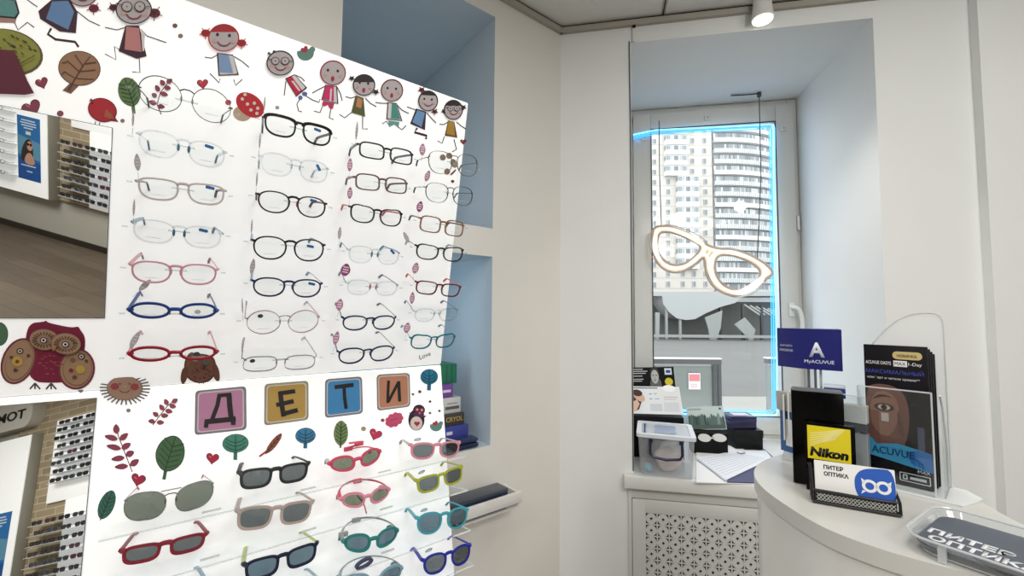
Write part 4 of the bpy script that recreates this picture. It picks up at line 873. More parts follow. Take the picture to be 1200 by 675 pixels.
def bay(px, py):
    global bal_me
    a = ex(px, py, BY)
    if bal_me is None:
        f = MB(); f.box(-2.9, 2.9, -1.3, 0, -1.25, .05, M_bal)
        k = random.Random(3)
        for i in range(10): f.box(-2.85 + .57 * i, -2.85 + .57 * i + .5, -1.25, -.05, .05, 1.3, M_wg[k.choice((0, 1, 2, 3))])
        f.box(-2.9, 2.9, -1.3, 0, 1.3, 1.45, M_bal); bal_me = f.mesh('bay_balcony')
    link('bay_balcony', bal_me, t, Matrix.Translation((a.x, BY - .01, a.z)))
for r in range(17):
    py = 153 + 12. * r
    fwin(766.5, py + 1); 
    if r < 5:
        fwin(811, py); fwin(825, py); bay(790.5, py + 1)
    else:
        fwin(782.7, py); fwin(826.5, py)
        if r < 14: bay(804.5, py + 1)
        else: fwin(800, py); fwin(813, py)
t = thing('apartment_building', 'curved tower block with ribbon windows and white balcony bands, right in the window view', 'building', Matrix.Identity(4))
cx, cy, rad = 58.5, 145., 30.
pa = lambda a, q: (cx + q * math.sin(R(a)), cy - q * math.cos(R(a)))
A_ = [-6.6 + i * 2.2 for i in range(37)]
f = MB(); f.prism([pa(a, rad) for a in A_] + [pa(a, rad - 8) for a in A_[::-1]], GZ, ztop, M_wg[1]); f.build('wall', t)
rr = random.Random(8)
for r in range(20):
    z = ex(835, 344 - 12.6 * r, 115).z
    f = MB(); f.ring([pa(a, rad + 1.2) for a in A_] + [pa(a, rad) for a in A_[::-1]], [pa(a, rad + .9) for a in A_] + [pa(a, rad + .3) for a in A_[::-1]], z, z + 1.15, M_bal); f.build('balcony_band', t)
    f = MB()
    for i in range(len(A_) - 1):
        for j in (0, 1):
            a = A_[i] + 1.1 * j; m_ = M_wg[rr.choice((0, 0, 1, 1, 2, 3))]
            p, q = pa(a, rad + .5), pa(a + .95, rad + .5); f.face([(p[0], p[1], z + 1.15), (q[0], q[1], z + 1.15), (q[0], q[1], z + 2.6), (p[0], p[1], z + 2.6)], m_)
    f.build('ribbon_window', t)
    if r % 3 != 2:
        f = MB()
        for i in range(len(A_)):
            for j in (0, 1):
                p = pa(A_[i] + 1.1 * j, rad + 1.25); f.box(p[0] - .07, p[0] + .07, p[1] - .07, p[1] + .07, z, z + 1.1, M_wg[2])
        f.build('balcony_mullions', t)
# market pavilion across the street
t = thing('market_pavilion', 'low grey pavilion with sagging pale canopy across the street', 'pavilion', Matrix.Identity(4))
PY = 32.
E2 = lambda px, py, Y=PY: (ex(px, py, Y).x, ex(px, py, Y).z)
M_pav = mat('pavilion_grey', (92, 94, 92), .7, noise=.25, scale=.35); M_pav2 = mat('pavilion_pale', (142, 144, 142), .7); M_can = mat('canopy_fabric', (164, 166, 165), .7)
xa, za = E2(700, 356); xb, zb = E2(960, 356)
f = MB(); f.box(xa, xb, PY + 2, PY + 6, GZ, za + .3, M_pav); f.build('wall', t)
f = MB(); f.prism([E2(*p) for p in ((740, 347), (775, 347), (776, 356), (783, 366), (792, 373), (803, 375), (813, 374), (826, 367), (842, 360), (860, 355), (870, 347), (960, 347), (960, 342), (740, 342))], PY - .2, PY + 3, M_can, 'Y'); f.build('canopy', t)
for i in range(6):
    f = MB(); f.tube([(E2(872 + 7 * i, 357 + 1.2 * i)[0], PY, E2(872 + 7 * i, 357 + 1.2 * i)[1]), (E2(890 + 6 * i, 368)[0], PY, E2(890 + 6 * i, 369)[1])], .07, M_can, 6); f.build('canopy_bar', t)
for px in (781, 797, 845, 871, 893):
    p = E2(px, 395); f = MB(); f.box(p[0] - .08, p[0] + .08, PY - .1, PY + .1, GZ, za, M_pav2 if px < 800 else mat('dark_post', (54, 56, 56), .6)); f.build('post', t)
for P in (((822, 372), (842, 364), (840, 384), (834, 401), (828, 401), (826, 385)), ((856, 380), (868, 372), (880, 386), (876, 403), (868, 392)), ((765, 366), (770, 366), (769, 412), (765, 412))):  # pale shapes; the two wide ones model white reflections in the window glass
    f = MB(); f.prism([E2(*p) for p in P], PY - .6, PY - .5, M_pav2, 'Y'); f.build('pale_shape', t)
f = MB(); p = E2(700, 392); q = E2(960, 392); f.box(p[0], q[0], PY - 1.2, PY - 1.1, p[1] - .1, p[1] + .1, M_pav2); f.box(p[0], q[0], PY - 1.2, PY - 1.1, GZ, p[1] - .5, M_pav); f.build('counter_front', t)
# porch balustrades
def balu(nm, label, xpa, xpb, Y, notice=False):
    P0, P1 = ex(xpa, 420, Y), ex(xpb, 420, Y); t = thing(nm, label, 'balustrade', Matrix.Translation((P0.x, Y, GZ + .04)))
    W = P1.x - P0.x; H = P0.z - GZ - .04
    f = MB(); f.box(0, W, -.02, .02, H - .035, H, mat('rail_grey', (78, 78, 78), .4)); f.box(0, W, -.025, .025, H, H + .008, M_white); f.build('handrail', t)
    f = MB(); f.box(.0, W - .03, -.004, .004, .05, H - .05, clear('porch_glass', (205, 212, 208), .06, body=.42, bodycol=(150, 154, 152))); f.build('glass_panel', t)
    for x in ((W - .02,) if not notice else (W - .05, W - .012)):
        f = MB(); f.box(x - .011, x + .011, -.015, .015, 0, H, mat('post_dark', (66, 68, 70), .4)); f.build('post', t)
    return t, W, H
YB = 3.1
t, W, H = balu('porch_balustrade', 'grey glass porch balustrade on the left outside the window', 742, 844, YB, True)
a = ex(806, 437, YB); c = ex(820, 456, YB)
n_ = thing('paper_notice', 'small red and white paper notice on the porch glass', 'notice', Matrix.Translation((a.x, YB - .012, c.z)))
f = MB(); f.box(0, c.x - a.x, 0, .002, 0, a.z - c.z, flat((222, 216, 214))); f.build('sheet', n_)
f = MB(); f.box(.004, c.x - a.x - .004, -.001, 0, (a.z - c.z) * .5, (a.z - c.z) * .94, flat((196, 120, 128))); f.build('red_panel', n_)
f = MB()
for q in (.1, .2, .3): f.box(.012, (c.x - a.x) * .75, -.0008, 0, (a.z - c.z) * q, (a.z - c.z) * (q + .05), flat((180, 150, 150)))
f.build('text_lines', n_)
balu('porch_balustrade', 'grey porch balustrade on the right outside the window beside the blue strip', 897, 990, YB)

# ------------------------------------------------------------------ radiator cover under the sill
M_rc = mat('radiator_cover_paint', (206, 206, 202), .45)
gx_, gz_ = wp(756, 600, -.004); fx_, fz_ = wp(740, 583, -.004)
t = thing('radiator_cover', 'white panel with fretwork grille below the window sill', 'radiator cover', MW @ Matrix.Translation((0, -.004, 0)))
xe = gx_ + .043 * 18
f = MB(); f.box(fx_ - .012, fx_, -.006, .003, .02, SZ - .048, M_rc, .001); f.box(fx_, xe + .1, -.006, .003, fz_ + .002, SZ - .048, M_rc, .001); f.build('outer_frame', t)
f = MB(); f.box(fx_ + .003, gx_, -.004, .003, .02, fz_ - .001, M_rc, .001); f.box(gx_, xe, -.004, .003, gz_, fz_ - .001, M_rc, .001); f.box(xe, xe + .06, -.004, .003, .02, fz_ - .001, M_rc, .001); f.build('panel', t)
f = MB(); f.box(gx_, xe, .002, .003, .02, gz_, M_black); f.build('dark_backing', t)
f = MB(); ce = .043; nz = 15; Mg = M_rc; zt = gz_
for i in range(19): f.box(gx_ + ce * i - .0022, gx_ + ce * i + .0022, -.0035, .0015, zt - ce * nz, zt, Mg)
for j in range(nz + 1): f.box(gx_, xe, -.0032, .0012, zt - ce * j - .0022, zt - ce * j + .0022, Mg)
for i in range(18):
    for j in range(nz):
        cx_, cz_ = gx_ + ce * (i + .5), zt - ce * (j + .5)
        ou = [(cx_ + .0195 * math.cos(R(15 * k)), cz_ + .0195 * math.sin(R(15 * k))) for k in range(24)]
        inn = [(cx_ + (.0075 if k % 6 == 0 else .0046) * math.cos(R(15 * k)), cz_ + (.0075 if k % 6 == 0 else .0046) * math.sin(R(15 * k))) for k in range(24)]
        f.ring(ou, inn, -.003, .001, Mg, 'Y')
f.build('fretwork_grille', t)

# ------------------------------------------------------------------ things on the sill
def card(yb, yt, BLp, BRp, TLp, TRp):
    """a leaning card: bottom corners on the plane yb behind the window wall face, top ones on yt"""
    P = []
    for (px, py), y in ((BLp, yb), (BRp, yb), (TLp, yt), (TRp, yt)):
        x, z = wp(px, py, y); P.append(CN + UW * x - NW * y + UP * z)
    X = (P[1] - P[0]).normalized(); Yv = ((P[2] + P[3]) / 2 - (P[0] + P[1]) / 2); Yv = (Yv - X * Yv.dot(X)); H = Yv.length; Yv.normalize()
    return basis(P[0], X, Yv, X.cross(Yv)), (P[1] - P[0]).length, H
def dk(f, W, H, uv, z, c, th=.0003): f.prism([(u * W, v * H) for u, v in uv], z, z + th, flat(c)); return f
def rc(u0, v0, u1, v1): return [(u0, v0), (u1, v0), (u1, v1), (u0, v1)]
def face_print(f, W, H, cu, cv, ru, rv, z, skin, hair, bw=False):
    dk(f, W, H, ell(cu, cv + rv * .25, ru * 1.25, rv * 1.25), z, hair); dk(f, W, H, ell(cu, cv, ru, rv), z + .0003, skin)
    d = tuple(int(v * .45) for v in skin)
    for s_ in (-1, 1): dk(f, W, H, ell(cu + s_ * ru * .42, cv + rv * .2, ru * .22, rv * .09), z + .0006, d)
    dk(f, W, H, ell(cu, cv - rv * .15, ru * .12, rv * .16), z + .0006, tuple(int(v * .8) for v in skin)); dk(f, W, H, ell(cu, cv - rv * .5, ru * .34, rv * .09), z + .0006, tuple(int(v * .6) for v in skin))
# black poster
M_, W, H = card(.42, .47, (742, 485), (795, 485), (742, 429), (792.5, 431.5))
v0 = .54
t = thing('black_poster', 'black poster with grey portrait and yellow disc, behind the white brochure stand', 'poster', M_)
f = MB(); f.box(0, W, 0, H, -.004, 0, mat('poster_black', (24, 24, 26), .7, spec=.1)); f.build('poster_sheet', t)
f = MB(); dk(f, W, H, ell(.57, .60, .13, .2), .0, (92, 92, 92)); face_print(f, W, H, .56, .79, .085, .15, .0003, (176, 176, 174), (40, 40, 42)); f.build('portrait', t)
f = MB(); dk(f, W, H, rc(.79, .83, .95, .97), .0, (206, 214, 224)); dk(f, W, H, rc(.82, .87, .92, .93), .0003, (40, 60, 140)); f.build('logo_square', t)
f = MB(); dk(f, W, H, ell(.865, .68, .088, .088 * W / H), .0, (206, 190, 46)); f.build('yellow_disc', t)
f = MB()
for v, u in ((.95, .3), (.905, .4), (.86, .36), (.8, .28), (.73, .3), (.69, .26)): dk(f, W, H, rc(.03, v, u, v + .018), 0, (188, 188, 188))
f.build('text_lines', t)
# white brochure on a stand
M_, W, H = card(.20, .27, (742, 484.5), (801, 486), (742, 453.5), (794, 452.5))
t = thing('brochure_stand', 'white brochure with a woman portrait on a black slanted stand, above the storage box', 'brochure', M_)
f = MB(); f.box(0, W, 0, H, -.004, 0, flat((220, 222, 224))); f.build('brochure_page', t)
f = MB(); dk(f, W, H, [(0, .05), (.13, .15), (.2, .45), (.2, .7), (.0, .9)], 0, (66, 48, 42)); dk(f, W, H, ell(.15, .62, .10, .2, 20), .0003, (206, 170, 150)); dk(f, W, H, [(0, .05), (.08, .12), (.15, .35), (.1, .5), (0, .4)], .0006, (212, 178, 158)); dk(f, W, H, ell(.12, .75, .1, .13, 20), .0008, (60, 42, 38)); f.build('portrait', t)
f = MB()
for (u0, v0, u1, v1, c) in ((.02, .92, .55, .96, (90, 96, 104)), (.36, .7, .42, .74, (120, 160, 200)), (.46, .72, .52, .75, (120, 160, 200)), (.36, .52, .42, .56, (120, 160, 200)), (.47, .53, .56, .56, (150, 170, 190)), (.36, .1, .6, .36, (196, 202, 208)), (.66, .6, .94, .63, (190, 176, 176)), (.66, .52, .9, .55, (190, 190, 190)), (.64, .1, .94, .42, (204, 208, 212))): dk(f, W, H, rc(u0, v0, u1, v1), 0, c)
f.build('text_lines', t)
f = MB(); dk(f, W, H, ell(.78, .93, .13, .13), -.002, (236, 238, 238), .003); f.build('rounded_tab', t)
f = MB(); Mi = M_.inverted(); 
p0 = wp(742, 486, .20)[0]; p1 = wp(801, 486, .20)[0]
f.box(p0, p1, .196, .30, SZ + .001, wp(770, 488, .2)[1], mat('stand_black', (16, 16, 17), .6, spec=.15)); f.build('stand_base', t, Mi @ MW)
# storage box
A0 = level(748, 556, SZ); A1 = level(815, 564, SZ); Mb = upright(A0, A1 - A0); BW = (A1 - A0).length; BH = .142; BD = .20
M_bin = clear('bin_plastic', (246, 248, 250), .06, .15, body=.22, bodycol=(236, 240, 243)); M_lid = clear('bin_lid', (236, 240, 244), .07, .15, body=.5, bodycol=(232, 236, 240)); M_lidw = clear('lid_rim', (240, 244, 248), .08, .1, body=.75, bodycol=(236, 240, 246)); M_hand = mat('handle_dark_blue', (26, 24, 60), .35)
t = thing('storage_box', 'clear plastic storage box with dark blue latch at the left of the sill', 'storage box', Mb)
f = MB(); e = .008
b0 = rrect(e, e, BW - e, BD - e, .012); b1 = rrect(0, 0, BW, BD, .012)
def skin(f, a, za, b, zb, m):
    va = [f.bm.verts.new((x, y, za)) for x, y in a]; vb = [f.bm.verts.new((x, y, zb)) for x, y in b]; k = f.mi(m)
    for i in range(len(a)):
        q = f.bm.faces.new((va[i], va[(i + 1) % len(a)], vb[(i + 1) % len(a)], vb[i])); q.material_index = k; q.smooth = True
    return va, vb
va, vb = skin(f, b0, .001, b1, BH, M_bin); f.bm.faces.new(va[::-1]).material_index = 0; f.build('box_body', t)
f = MB(); f.ring(rrect(-.006, -.006, BW + .006, BD + .006, .014), rrect(.012, .012, BW - .012, BD - .012, .01), BH, BH + .013, M_lidw); f.build('lid_rim', t)
f = MB(); f.prism(rrect(.012, .012, BW - .012, BD - .012, .01), BH + .006, BH + .009, M_lid); f.build('lid', t)
f = MB(); hw = BW * .22
f.prism(smooth([(BW * .28, .04), (BW * .33, .10), (BW * .28, .165), (BW * .5, .16), (BW * .72, .165), (BW * .67, .10), (BW * .72, .04), (BW * .5, .045)], True, 1), BH + .0095, BH + .0105, mat('lid_window_blue', (150, 164, 190), .3)); f.prism(rrect(.016, .03, BW * .16, BD - .03, .01), BH + .0095, BH + .0105, mat('lid_window_blue')); f.build('lid_panel', t)
f = MB(); zl = BH * .62
f.tube([(BW * .22, -.006, BH * .98), (BW * .22, -.012, BH * .8), (BW * .22, -.012, zl), (BW * .26, -.014, zl - .012), (BW * .5, -.016, zl - .018), (BW * .74, -.014, zl - .012), (BW * .78, -.012, zl), (BW * .78, -.012, BH * .8), (BW * .78, -.006, BH * .98)], .005, M_hand, 8)
f.box(BW * .2, BW * .27, -.014, -.006, BH * .9, BH, M_hand, .002); f.box(BW * .73, BW * .8, -.014, -.006, BH * .9, BH, M_hand, .002); f.build('latch_handle', t)
def lump(nm, label, cat, c, rad, sc, m, seed, amp=.25):
    q = bmesh.new(); bmesh.ops.create_icosphere(q, subdivisions=3, radius=1); rr = random.Random(seed)
    ph = [(Vector((rr.uniform(-1, 1), rr.uniform(-1, 1), rr.uniform(-1, 1))).normalized(), rr.uniform(2, 7), rr.uniform(0, 6)) for _ in range(9)]
    for v in q.verts:
        d = 1 + amp * sum(math.sin(v.co.dot(a) * b_ + p) for a, b_, p in ph) / 4; v.co = Vector((v.co.x * rad * sc[0] * d, v.co.y * rad * sc[1] * d, v.co.z * rad * sc[2] * d))
    for ff in q.faces: ff.smooth = True
    zmin = min(v.co.z for v in q.verts)
    for v in q.verts: v.co.z -= zmin
    me = bpy.data.meshes.new(nm); q.to_mesh(me); q.free(); me.materials.append(m); o = link(nm, me, None, Mb @ Matrix.Translation(c)); tag(o, label, cat); return o
lump('wrapped_bag', 'crumpled pinkish plastic bag inside the clear storage box', 'bag', (BW * .56, .08, .003), .05, (1.0, .9, .72), mat('pink_bag', (226, 206, 202), .35, noise=.25, scale=25, bump=.5), 3)
lump('wrapped_bag', 'small crumpled white bag behind the pink one in the storage box', 'bag', (BW * .62, .145, .003), .04, (1.2, .6, 1.2), mat('white_bag', (228, 228, 226), .35, noise=.15, scale=25, bump=.5), 9)
o = lump('toy_ball', 'small light blue ball in the storage box corner', 'ball', (BW * .18, .035, .003), .017, (1, 1, 1), mat('ball_blue', (120, 182, 206), .3, noise=.2, scale=40), 5, .02)
# photo display with two white lens shapes
M_, W, H = card(.36, .39, (808, 504), (852, 503), (804.5, 475.5), (848, 477))
t = thing('photo_display', 'small framed photo of a misty group, behind the paper stack', 'photo stand', M_)
f = MB(); f.box(0, W, 0, H, -.006, 0, flat((190, 204, 202))); f.build('photo_print', t)
f = MB(); rr = random.Random(5)
for i in range(16):
    u = .05 + .9 * i / 15; v = rr.uniform(.55, .72); w = rr.uniform(.03, .05); c = rr.choice(((60, 84, 80), (84, 106, 102), (120, 140, 136), (44, 66, 62)))
    dk(f, W, H, [(u - w, .08), (u + w, .08), (u + w * .8, v - .1), (u, v), (u - w * .8, v - .1)], .0002 + .0002 * (i % 3), c)
dk(f, W, H, rc(.02, .03, .98, .2), .0009, (74, 92, 88)); dk(f, W, H, rc(.04, .86, .4, .9), .0002, (120, 130, 130)); dk(f, W, H, rc(.88, .84, .94, .93), .0002, (60, 90, 100)); f.build('figures', t)
Mi = M_.inverted(); f = MB(); q0, q1 = wp(812, 522, .30), wp(853, 522, .30); f.box(q0[0], q1[0], .30, .375, SZ + .001, wp(830, 503.5, .36)[1], mat('stand_black')); f.build('stand_base', t, Mi @ MW)
f = MB()
for px, w_ in ((825.5, .027), (843, .029)):
    a = wp(px, 513, .298); f.prism([(a[0] + x, a[1] + z) for x, z in ell(0, 0, w_, .017, -5, 24)], .2955, .2995, flat((216, 216, 212)), 'Y')
a, c = wp(832, 513, .298), wp(837, 513, .298); f.box(a[0], c[0], .2955, .2995, a[1] - .003, a[1] + .003, flat((216, 216, 212))); f.build('white_lens_shapes', t, Mi @ MW)
# two dark boxes
A0 = level(862, 527, SZ); A1 = level(894.5, 527.5, SZ); Mx = upright(A0, A1 - A0); W = (A1 - A0).length; h1 = (527 - 505) / 500 * A0.y
t = thing('gift_box', 'black box under the navy box on the sill', 'box', Mx); f = MB(); f.box(0, W, 0, .11, .001, h1 * .62, mat('box_black', (14, 16, 16), .5, spec=.2), .002); f.build('box_body', t); f = MB(); f.box(-.002, W + .002, -.002, .112, h1 * .62, h1, mat('box_black_lid', (18, 20, 20), .5, spec=.2), .002); f.build('box_lid', t)
t = thing('gift_box', 'navy box on top of the black box on the sill', 'box', Mx @ Matrix.Translation((-.01, .015, h1 + .001))); f = MB(); f.box(0, W * .93, 0, .09, 0, .03, mat('box_navy', (24, 22, 58), .3), .002); f.build('box_body', t); f = MB(); f.box(-.001, W * .93 + .001, -.001, .091, .03, .058, mat('box_navy_lid', (34, 32, 76), .25), .002); f.build('box_lid', t)
f = MB(); f.box(W * .2, W * .8, .02, .07, .058, .0588, flat((190, 196, 206))); f.build('label', t)
# papers
def flatpoly(nm, label, cat, pts, z0, th, m, parent=None):
    P = [level(px, py, SZ + z0) for px, py in pts]; f = MB(); f.prism([(p.x, p.y) for p in P], SZ + z0, SZ + z0 + th, m)
    if parent is None: return tag(f.build(nm), label, cat)
    return f.build(nm, parent)
M_pap = mat('paper', (232, 234, 240), .7); M_pap2 = mat('paper_white', (240, 240, 240), .7)
flatpoly('white_folder', 'white folder lying on the sill under the price sheets', 'folder', ((816, 528), (862, 522), (905, 545), (884, 568), (850, 567), (816, 566)), .001, .003, M_pap2)
o = flatpoly('clipboard', 'dark blue clipboard under the sheet stack', 'clipboard', ((852, 565.5), (884, 566.5), (908, 538), (896, 527), (875, 530)), .0045, .003, mat('clip_navy', (40, 42, 96), .4))
for i, (dx, dy) in enumerate(((-1.2, 1.0), (-.6, .5), (0, 0))):
    o = flatpoly('paper_sheet', ('bottom sheet of the paper stack on the clipboard', 'middle sheet of the paper stack on the clipboard', 'top ruled sheet of the paper stack on the clipboard')[i], 'paper sheet', [(x + dx, y + dy) for x, y in ((817, 536.5), (862, 528.5), (897, 528), (905, 537), (851, 562.5))], .008 + .0012 * i, .0008, M_pap); o['group'] = 'paper sheets on the clipboard'
for k in range(9):
    u = k / 9; a = (822 + 29 * u, 538 + 21 * u); c = (866 + 34 * u, 530.5 + 6 * u)
    flatpoly('ruled_line', None, None, (a, c, (c[0] + .7, c[1] + .7), (a[0] + .7, a[1] + .7)), .0113, .0002, flat((206, 209, 218)), o)
for lab, nm, pts in (('rolled steel clip at the top of the sheet stack', 'paper_clip', [(864, 530), (868, 531.5), (873, 530.5)]),):
    P = [level(x, y, SZ + .014) for x, y in pts]; f = MB(); f.tube(P, .003, M_steel, 8); tag(f.build(nm), lab, 'clip')
# ------------------------------------------------------------------ reception counter
CT = 1.16
M_top = mat('counter_top', (206, 205, 200), .3, noise=.01, scale=5); M_body = mat('counter_gloss', (228, 227, 223), .12)
outer = [(.60, .835), (.545, .832), (.50, .815), (.455, .785), (.42, .75), (.396, .712), (.382, .67), (.378, .62), (.383, .545), (.409, .5), (.443, .468), (.475, .446), (.497, .42), (.515, .385), (.528, .33), (.54, .1), (.54, -.5)]
inner = [(.75, -.5), (.73, .2), (.700, .35), (.662, .43), (.645, .50), (.645, .56), (.668, .625), (.674, .70), (.66, .775), (.635, .82)]
cpoly = smooth(outer + inner, True, 2)
t = thing('reception_counter', 'pale curved reception counter in the lower right corner', 'counter', Matrix.Identity(4))
f = MB(); f.prism(cpoly, CT - .021, CT, M_top, smooth=True); o = f.build('counter_top', t)
cxm = sum(p[0] for p in cpoly) / len(cpoly)
def inset(pl, d):
    n = len(pl); A = sum(pl[i][0] * pl[(i + 1) % n][1] - pl[(i + 1) % n][0] * pl[i][1] for i in range(n)); s_ = 1 if A > 0 else -1; out = []
    for i in range(n):
        a, b_ = pl[i - 1], pl[(i + 1) % n]; dx, dy = b_[0] - a[0], b_[1] - a[1]; l = math.hypot(dx, dy) or 1
        out.append((pl[i][0] - dy / l * d * s_, pl[i][1] + dx / l * d * s_))
    return out
f = MB(); f.prism(inset(cpoly, .004), 0, CT - .022, M_body, smooth=True); f.build('counter_body', t)

def cl(px, py, z=CT): return level(px, py, z)
# app sign stand (behind)
M_ab = mat('sign_blue', (16, 22, 104), .4)
Pc = Vector((.523, .78, 0)); d1 = Vector((.8, -.6, 0)); d2 = Vector((-.35, .937, 0))
Ms = upright(Pc, d1); Wf = .0615; dep = Vector((-d1.y, d1.x, 0)); 
Pl = Pc + d2 * .043
t = thing('app_sign_stand', 'blue header sign with a big white A on a stand, behind the black block', 'sign stand', Ms)
za, zb = CZ + (373 - 434) / 500 * .78 , CZ + (373 - 388) / 500 * .78
Li = Ms.inverted() @ Pl
head = [(0, 0), (Wf, 0), (Wf - .004, .05), (Li.x, Li.y)]
f = MB(); f.prism(head, za - .0, zb, M_ab); f.build('header_box', t)
TX = Matrix.Rotation(R(90), 4, 'X')
text('A', t, Matrix.Translation((.014, -.0003, za + .022)) @ TX, flat((206, 210, 222)), width=.023, height=.026, bold=.03)
text('MyACUVUE', t, Matrix.Translation((.007, -.0003, za + .0095)) @ TX, flat((222, 226, 236)), width=.043, height=.0075)
ls = math.atan2(-Li.y, -Li.x); Ml = Matrix.Translation((Li.x, Li.y, 0)) @ Matrix.Rotation(ls, 4, 'Z')
text('СКАЧАЙТЕ', t, Ml @ Matrix.Translation((.006, -.0003, za + .038)) @ TX, flat((190, 196, 220)), width=.024, height=.0045)
text('ПРИЛОЖЕНИЕ', t, Ml @ Matrix.Translation((.005, -.0003, za + .029)) @ TX, flat((190, 196, 220)), width=.026, height=.0045)
f = MB(); zq = 1.243; f.prism([(x * .97, y + .002) for x, y in head], CT + .008, zq, mat('stand_blue', (52, 96, 150), .4)); f.build('blue_pedestal', t)
f = MB(); lw_ = (Vector(Li[:2])).length
f.box(lw_ * .3, lw_ * .92, -.0012, .002, CT + .02, CT + .068, flat((226, 228, 230))); f.build('white_label', t, Ml)
f = MB(); f.box(-.03, Wf + .002, -.012, .07, CT + .001, CT + .008, clear('stand_base_clear', (236, 242, 244), .08, body=.35)); f.build('clear_base', t)
f = MB(); f.prism([(Li.x - .004, Li.y), (0, -.003), (Wf * .9, -.003), (Wf * .9, .045)], zq, zq + .035, mat('pocket_grey', (170, 170, 166), .4)); f.build('grey_pocket', t)
f = MB()
for x in (.01, .02, .028): f.box(x, x + .004, .014, .02, zq + .035, za, PC['silver'] if x < .025 else PC['paleg'])
f.build('support_rods', t)
f = MB()
for i in range(4): f.box(-.028 + .007 * i, -.026 + .007 * i, -.002 + .006 * i, .045, zq - .05, zq + .03 + .004 * i, flat((214 + 6 * i, 214 + 6 * i, 212 + 6 * i)))
f.build('leaflet_pack', t, Ms.inverted() @ Ms)
t2 = thing('lens_case_box', 'small blue and white box on the sign stand pocket', 'box', Ms @ Matrix.Translation((.034, -.006, zq + .036)))
f = MB(); f.box(0, .03, 0, .02, 0, .016, flat((28, 60, 140)), .001); f.build('box_body', t2); f = MB(); f.box(0, .03, 0, .02, .0165, .021, flat((210, 218, 226)), .001); f.build('box_lid', t2)

# black block
A0 = cl(930, 566); d = Vector((.84, -.54, 0)).normalized(); Mk = upright(A0, d); z1 = CZ + (372.8 - 458.5) / 500 * A0.y
t = thing('display_block', 'tall plain black block standing behind the yellow plaque', 'display block', Mk); H = z1 - CT
M_gb = mat('gloss_black', (5, 5, 6), .18, spec=.12)
f = MB(); f.box(0, .066, 0, .03, .001, H, M_gb, .0012); f.build('block_body', t)
f = MB(); f.box(.001, .065, .001, .029, H, H + .0022, PC['silver']); f.build('top_edge', t)
# yellow plaque
Mq = upright(cl(930, 566) + d * .016 + Vector((-.54, -.84, 0)).normalized() * .020, d); q0 = Mq.translation
t = thing('brand_plaque', 'black framed yellow plaque with rays and a black brand name', 'plaque', Mq)
zt = CZ + (372.8 - 494.5) / 500 * q0.y - CT; wq = .060
f = MB(); f.box(0, wq, 0, .012, .001, zt, M_gb, .001); f.build('black_frame', t)
yw, y0, y1 = .0545, zt - .0525, zt - .004
f = MB(); f.box(.003, yw, -.0006, 0, y0, y1, mat('plaque_yellow', (222, 204, 36), .35)); f.build('yellow_panel', t)
f = MB()
for i in range(6):
    q0, q1 = y0 + (y1 - y0) * (.38 + .07 * i), y0 + (y1 - y0) * (.66 + .055 * i); f.prism([(.006, q0), (.006, q0 + .0012), (.036 + .0022 * i, q1 + .0026), (.037 + .0022 * i, q1)], -.0009, -.0006, flat((232, 222, 140)), 'Y')
f.build('ray_print', t)
text('Nikon', t, Matrix.Translation((.0055, -.0006, y0 + .004)) @ TX, flat((14, 14, 14)), width=.046, height=.0135, bold=.05, shear=.15)
# business card holder
A0 = cl(954, 586); A1 = cl(1051, 602.5); Mh = upright(A0, A1 - A0); W = (A1 - A0).length
t = thing('business_card_holder', 'black mesh business card holder at the counter edge', 'card holder', Mh)
M_bm = mat('mesh_black', (18, 18, 19), .35); M_ms = mat('mesh_silver', (196, 196, 192), .35, metal=.5)
f = MB(); f.box(-.003, W + .002, .010, .013, .001, .040, M_bm, .001); f.build('back_plate', t)
f = MB(); f.box(-.003, W + .002, -.008, .012, .001, .004, M_bm, .001); f.build('base_plate', t)
f = MB(); f.tube([(-.003, .012, .046), (-.003, .004, .05), (-.003, -.008, .014), (-.003, -.012, .004)], .002, M_bm, 8)
f.tube(smooth([(-.003, -.009, .018), (W * .3, -.013, .019), (W * .7, -.013, .018), (W + .001, -.009, .018)], False, 2), .0016, M_bm, 8); f.tube([(-.003, -.012, .003), (W + .001, -.012, .003)], .0022, M_bm, 8); f.tube([(W + .001, .012, .03), (W + .001, -.01, .018), (W + .001, -.012, .003)], .0018, M_bm, 8); f.build('wire_rim', t)
f = MB(); f.box(0, W - .002, -.0105, -.0095, .003, .018, M_bm)
for i in range(20):
    for row in (0, 1):
        for sgn in (-1, 1):
            x = .002 + (W - .010) * i / 19; za_ = .0045 + .0052 * row; f.tube([(x if sgn > 0 else x + .0046, -.0112, za_), (x + .0046 if sgn > 0 else x, -.0112, za_ + .0048)], .00055, M_ms, 4)
f.build('mesh_front', t)
Mc = Mh @ Matrix.Translation((.002, -.004, .0045)) @ Matrix.Rotation(R(90 - 8), 4, 'X')
CWd, CH = W - .002, .0515
GC = 'business cards in the black mesh holder'
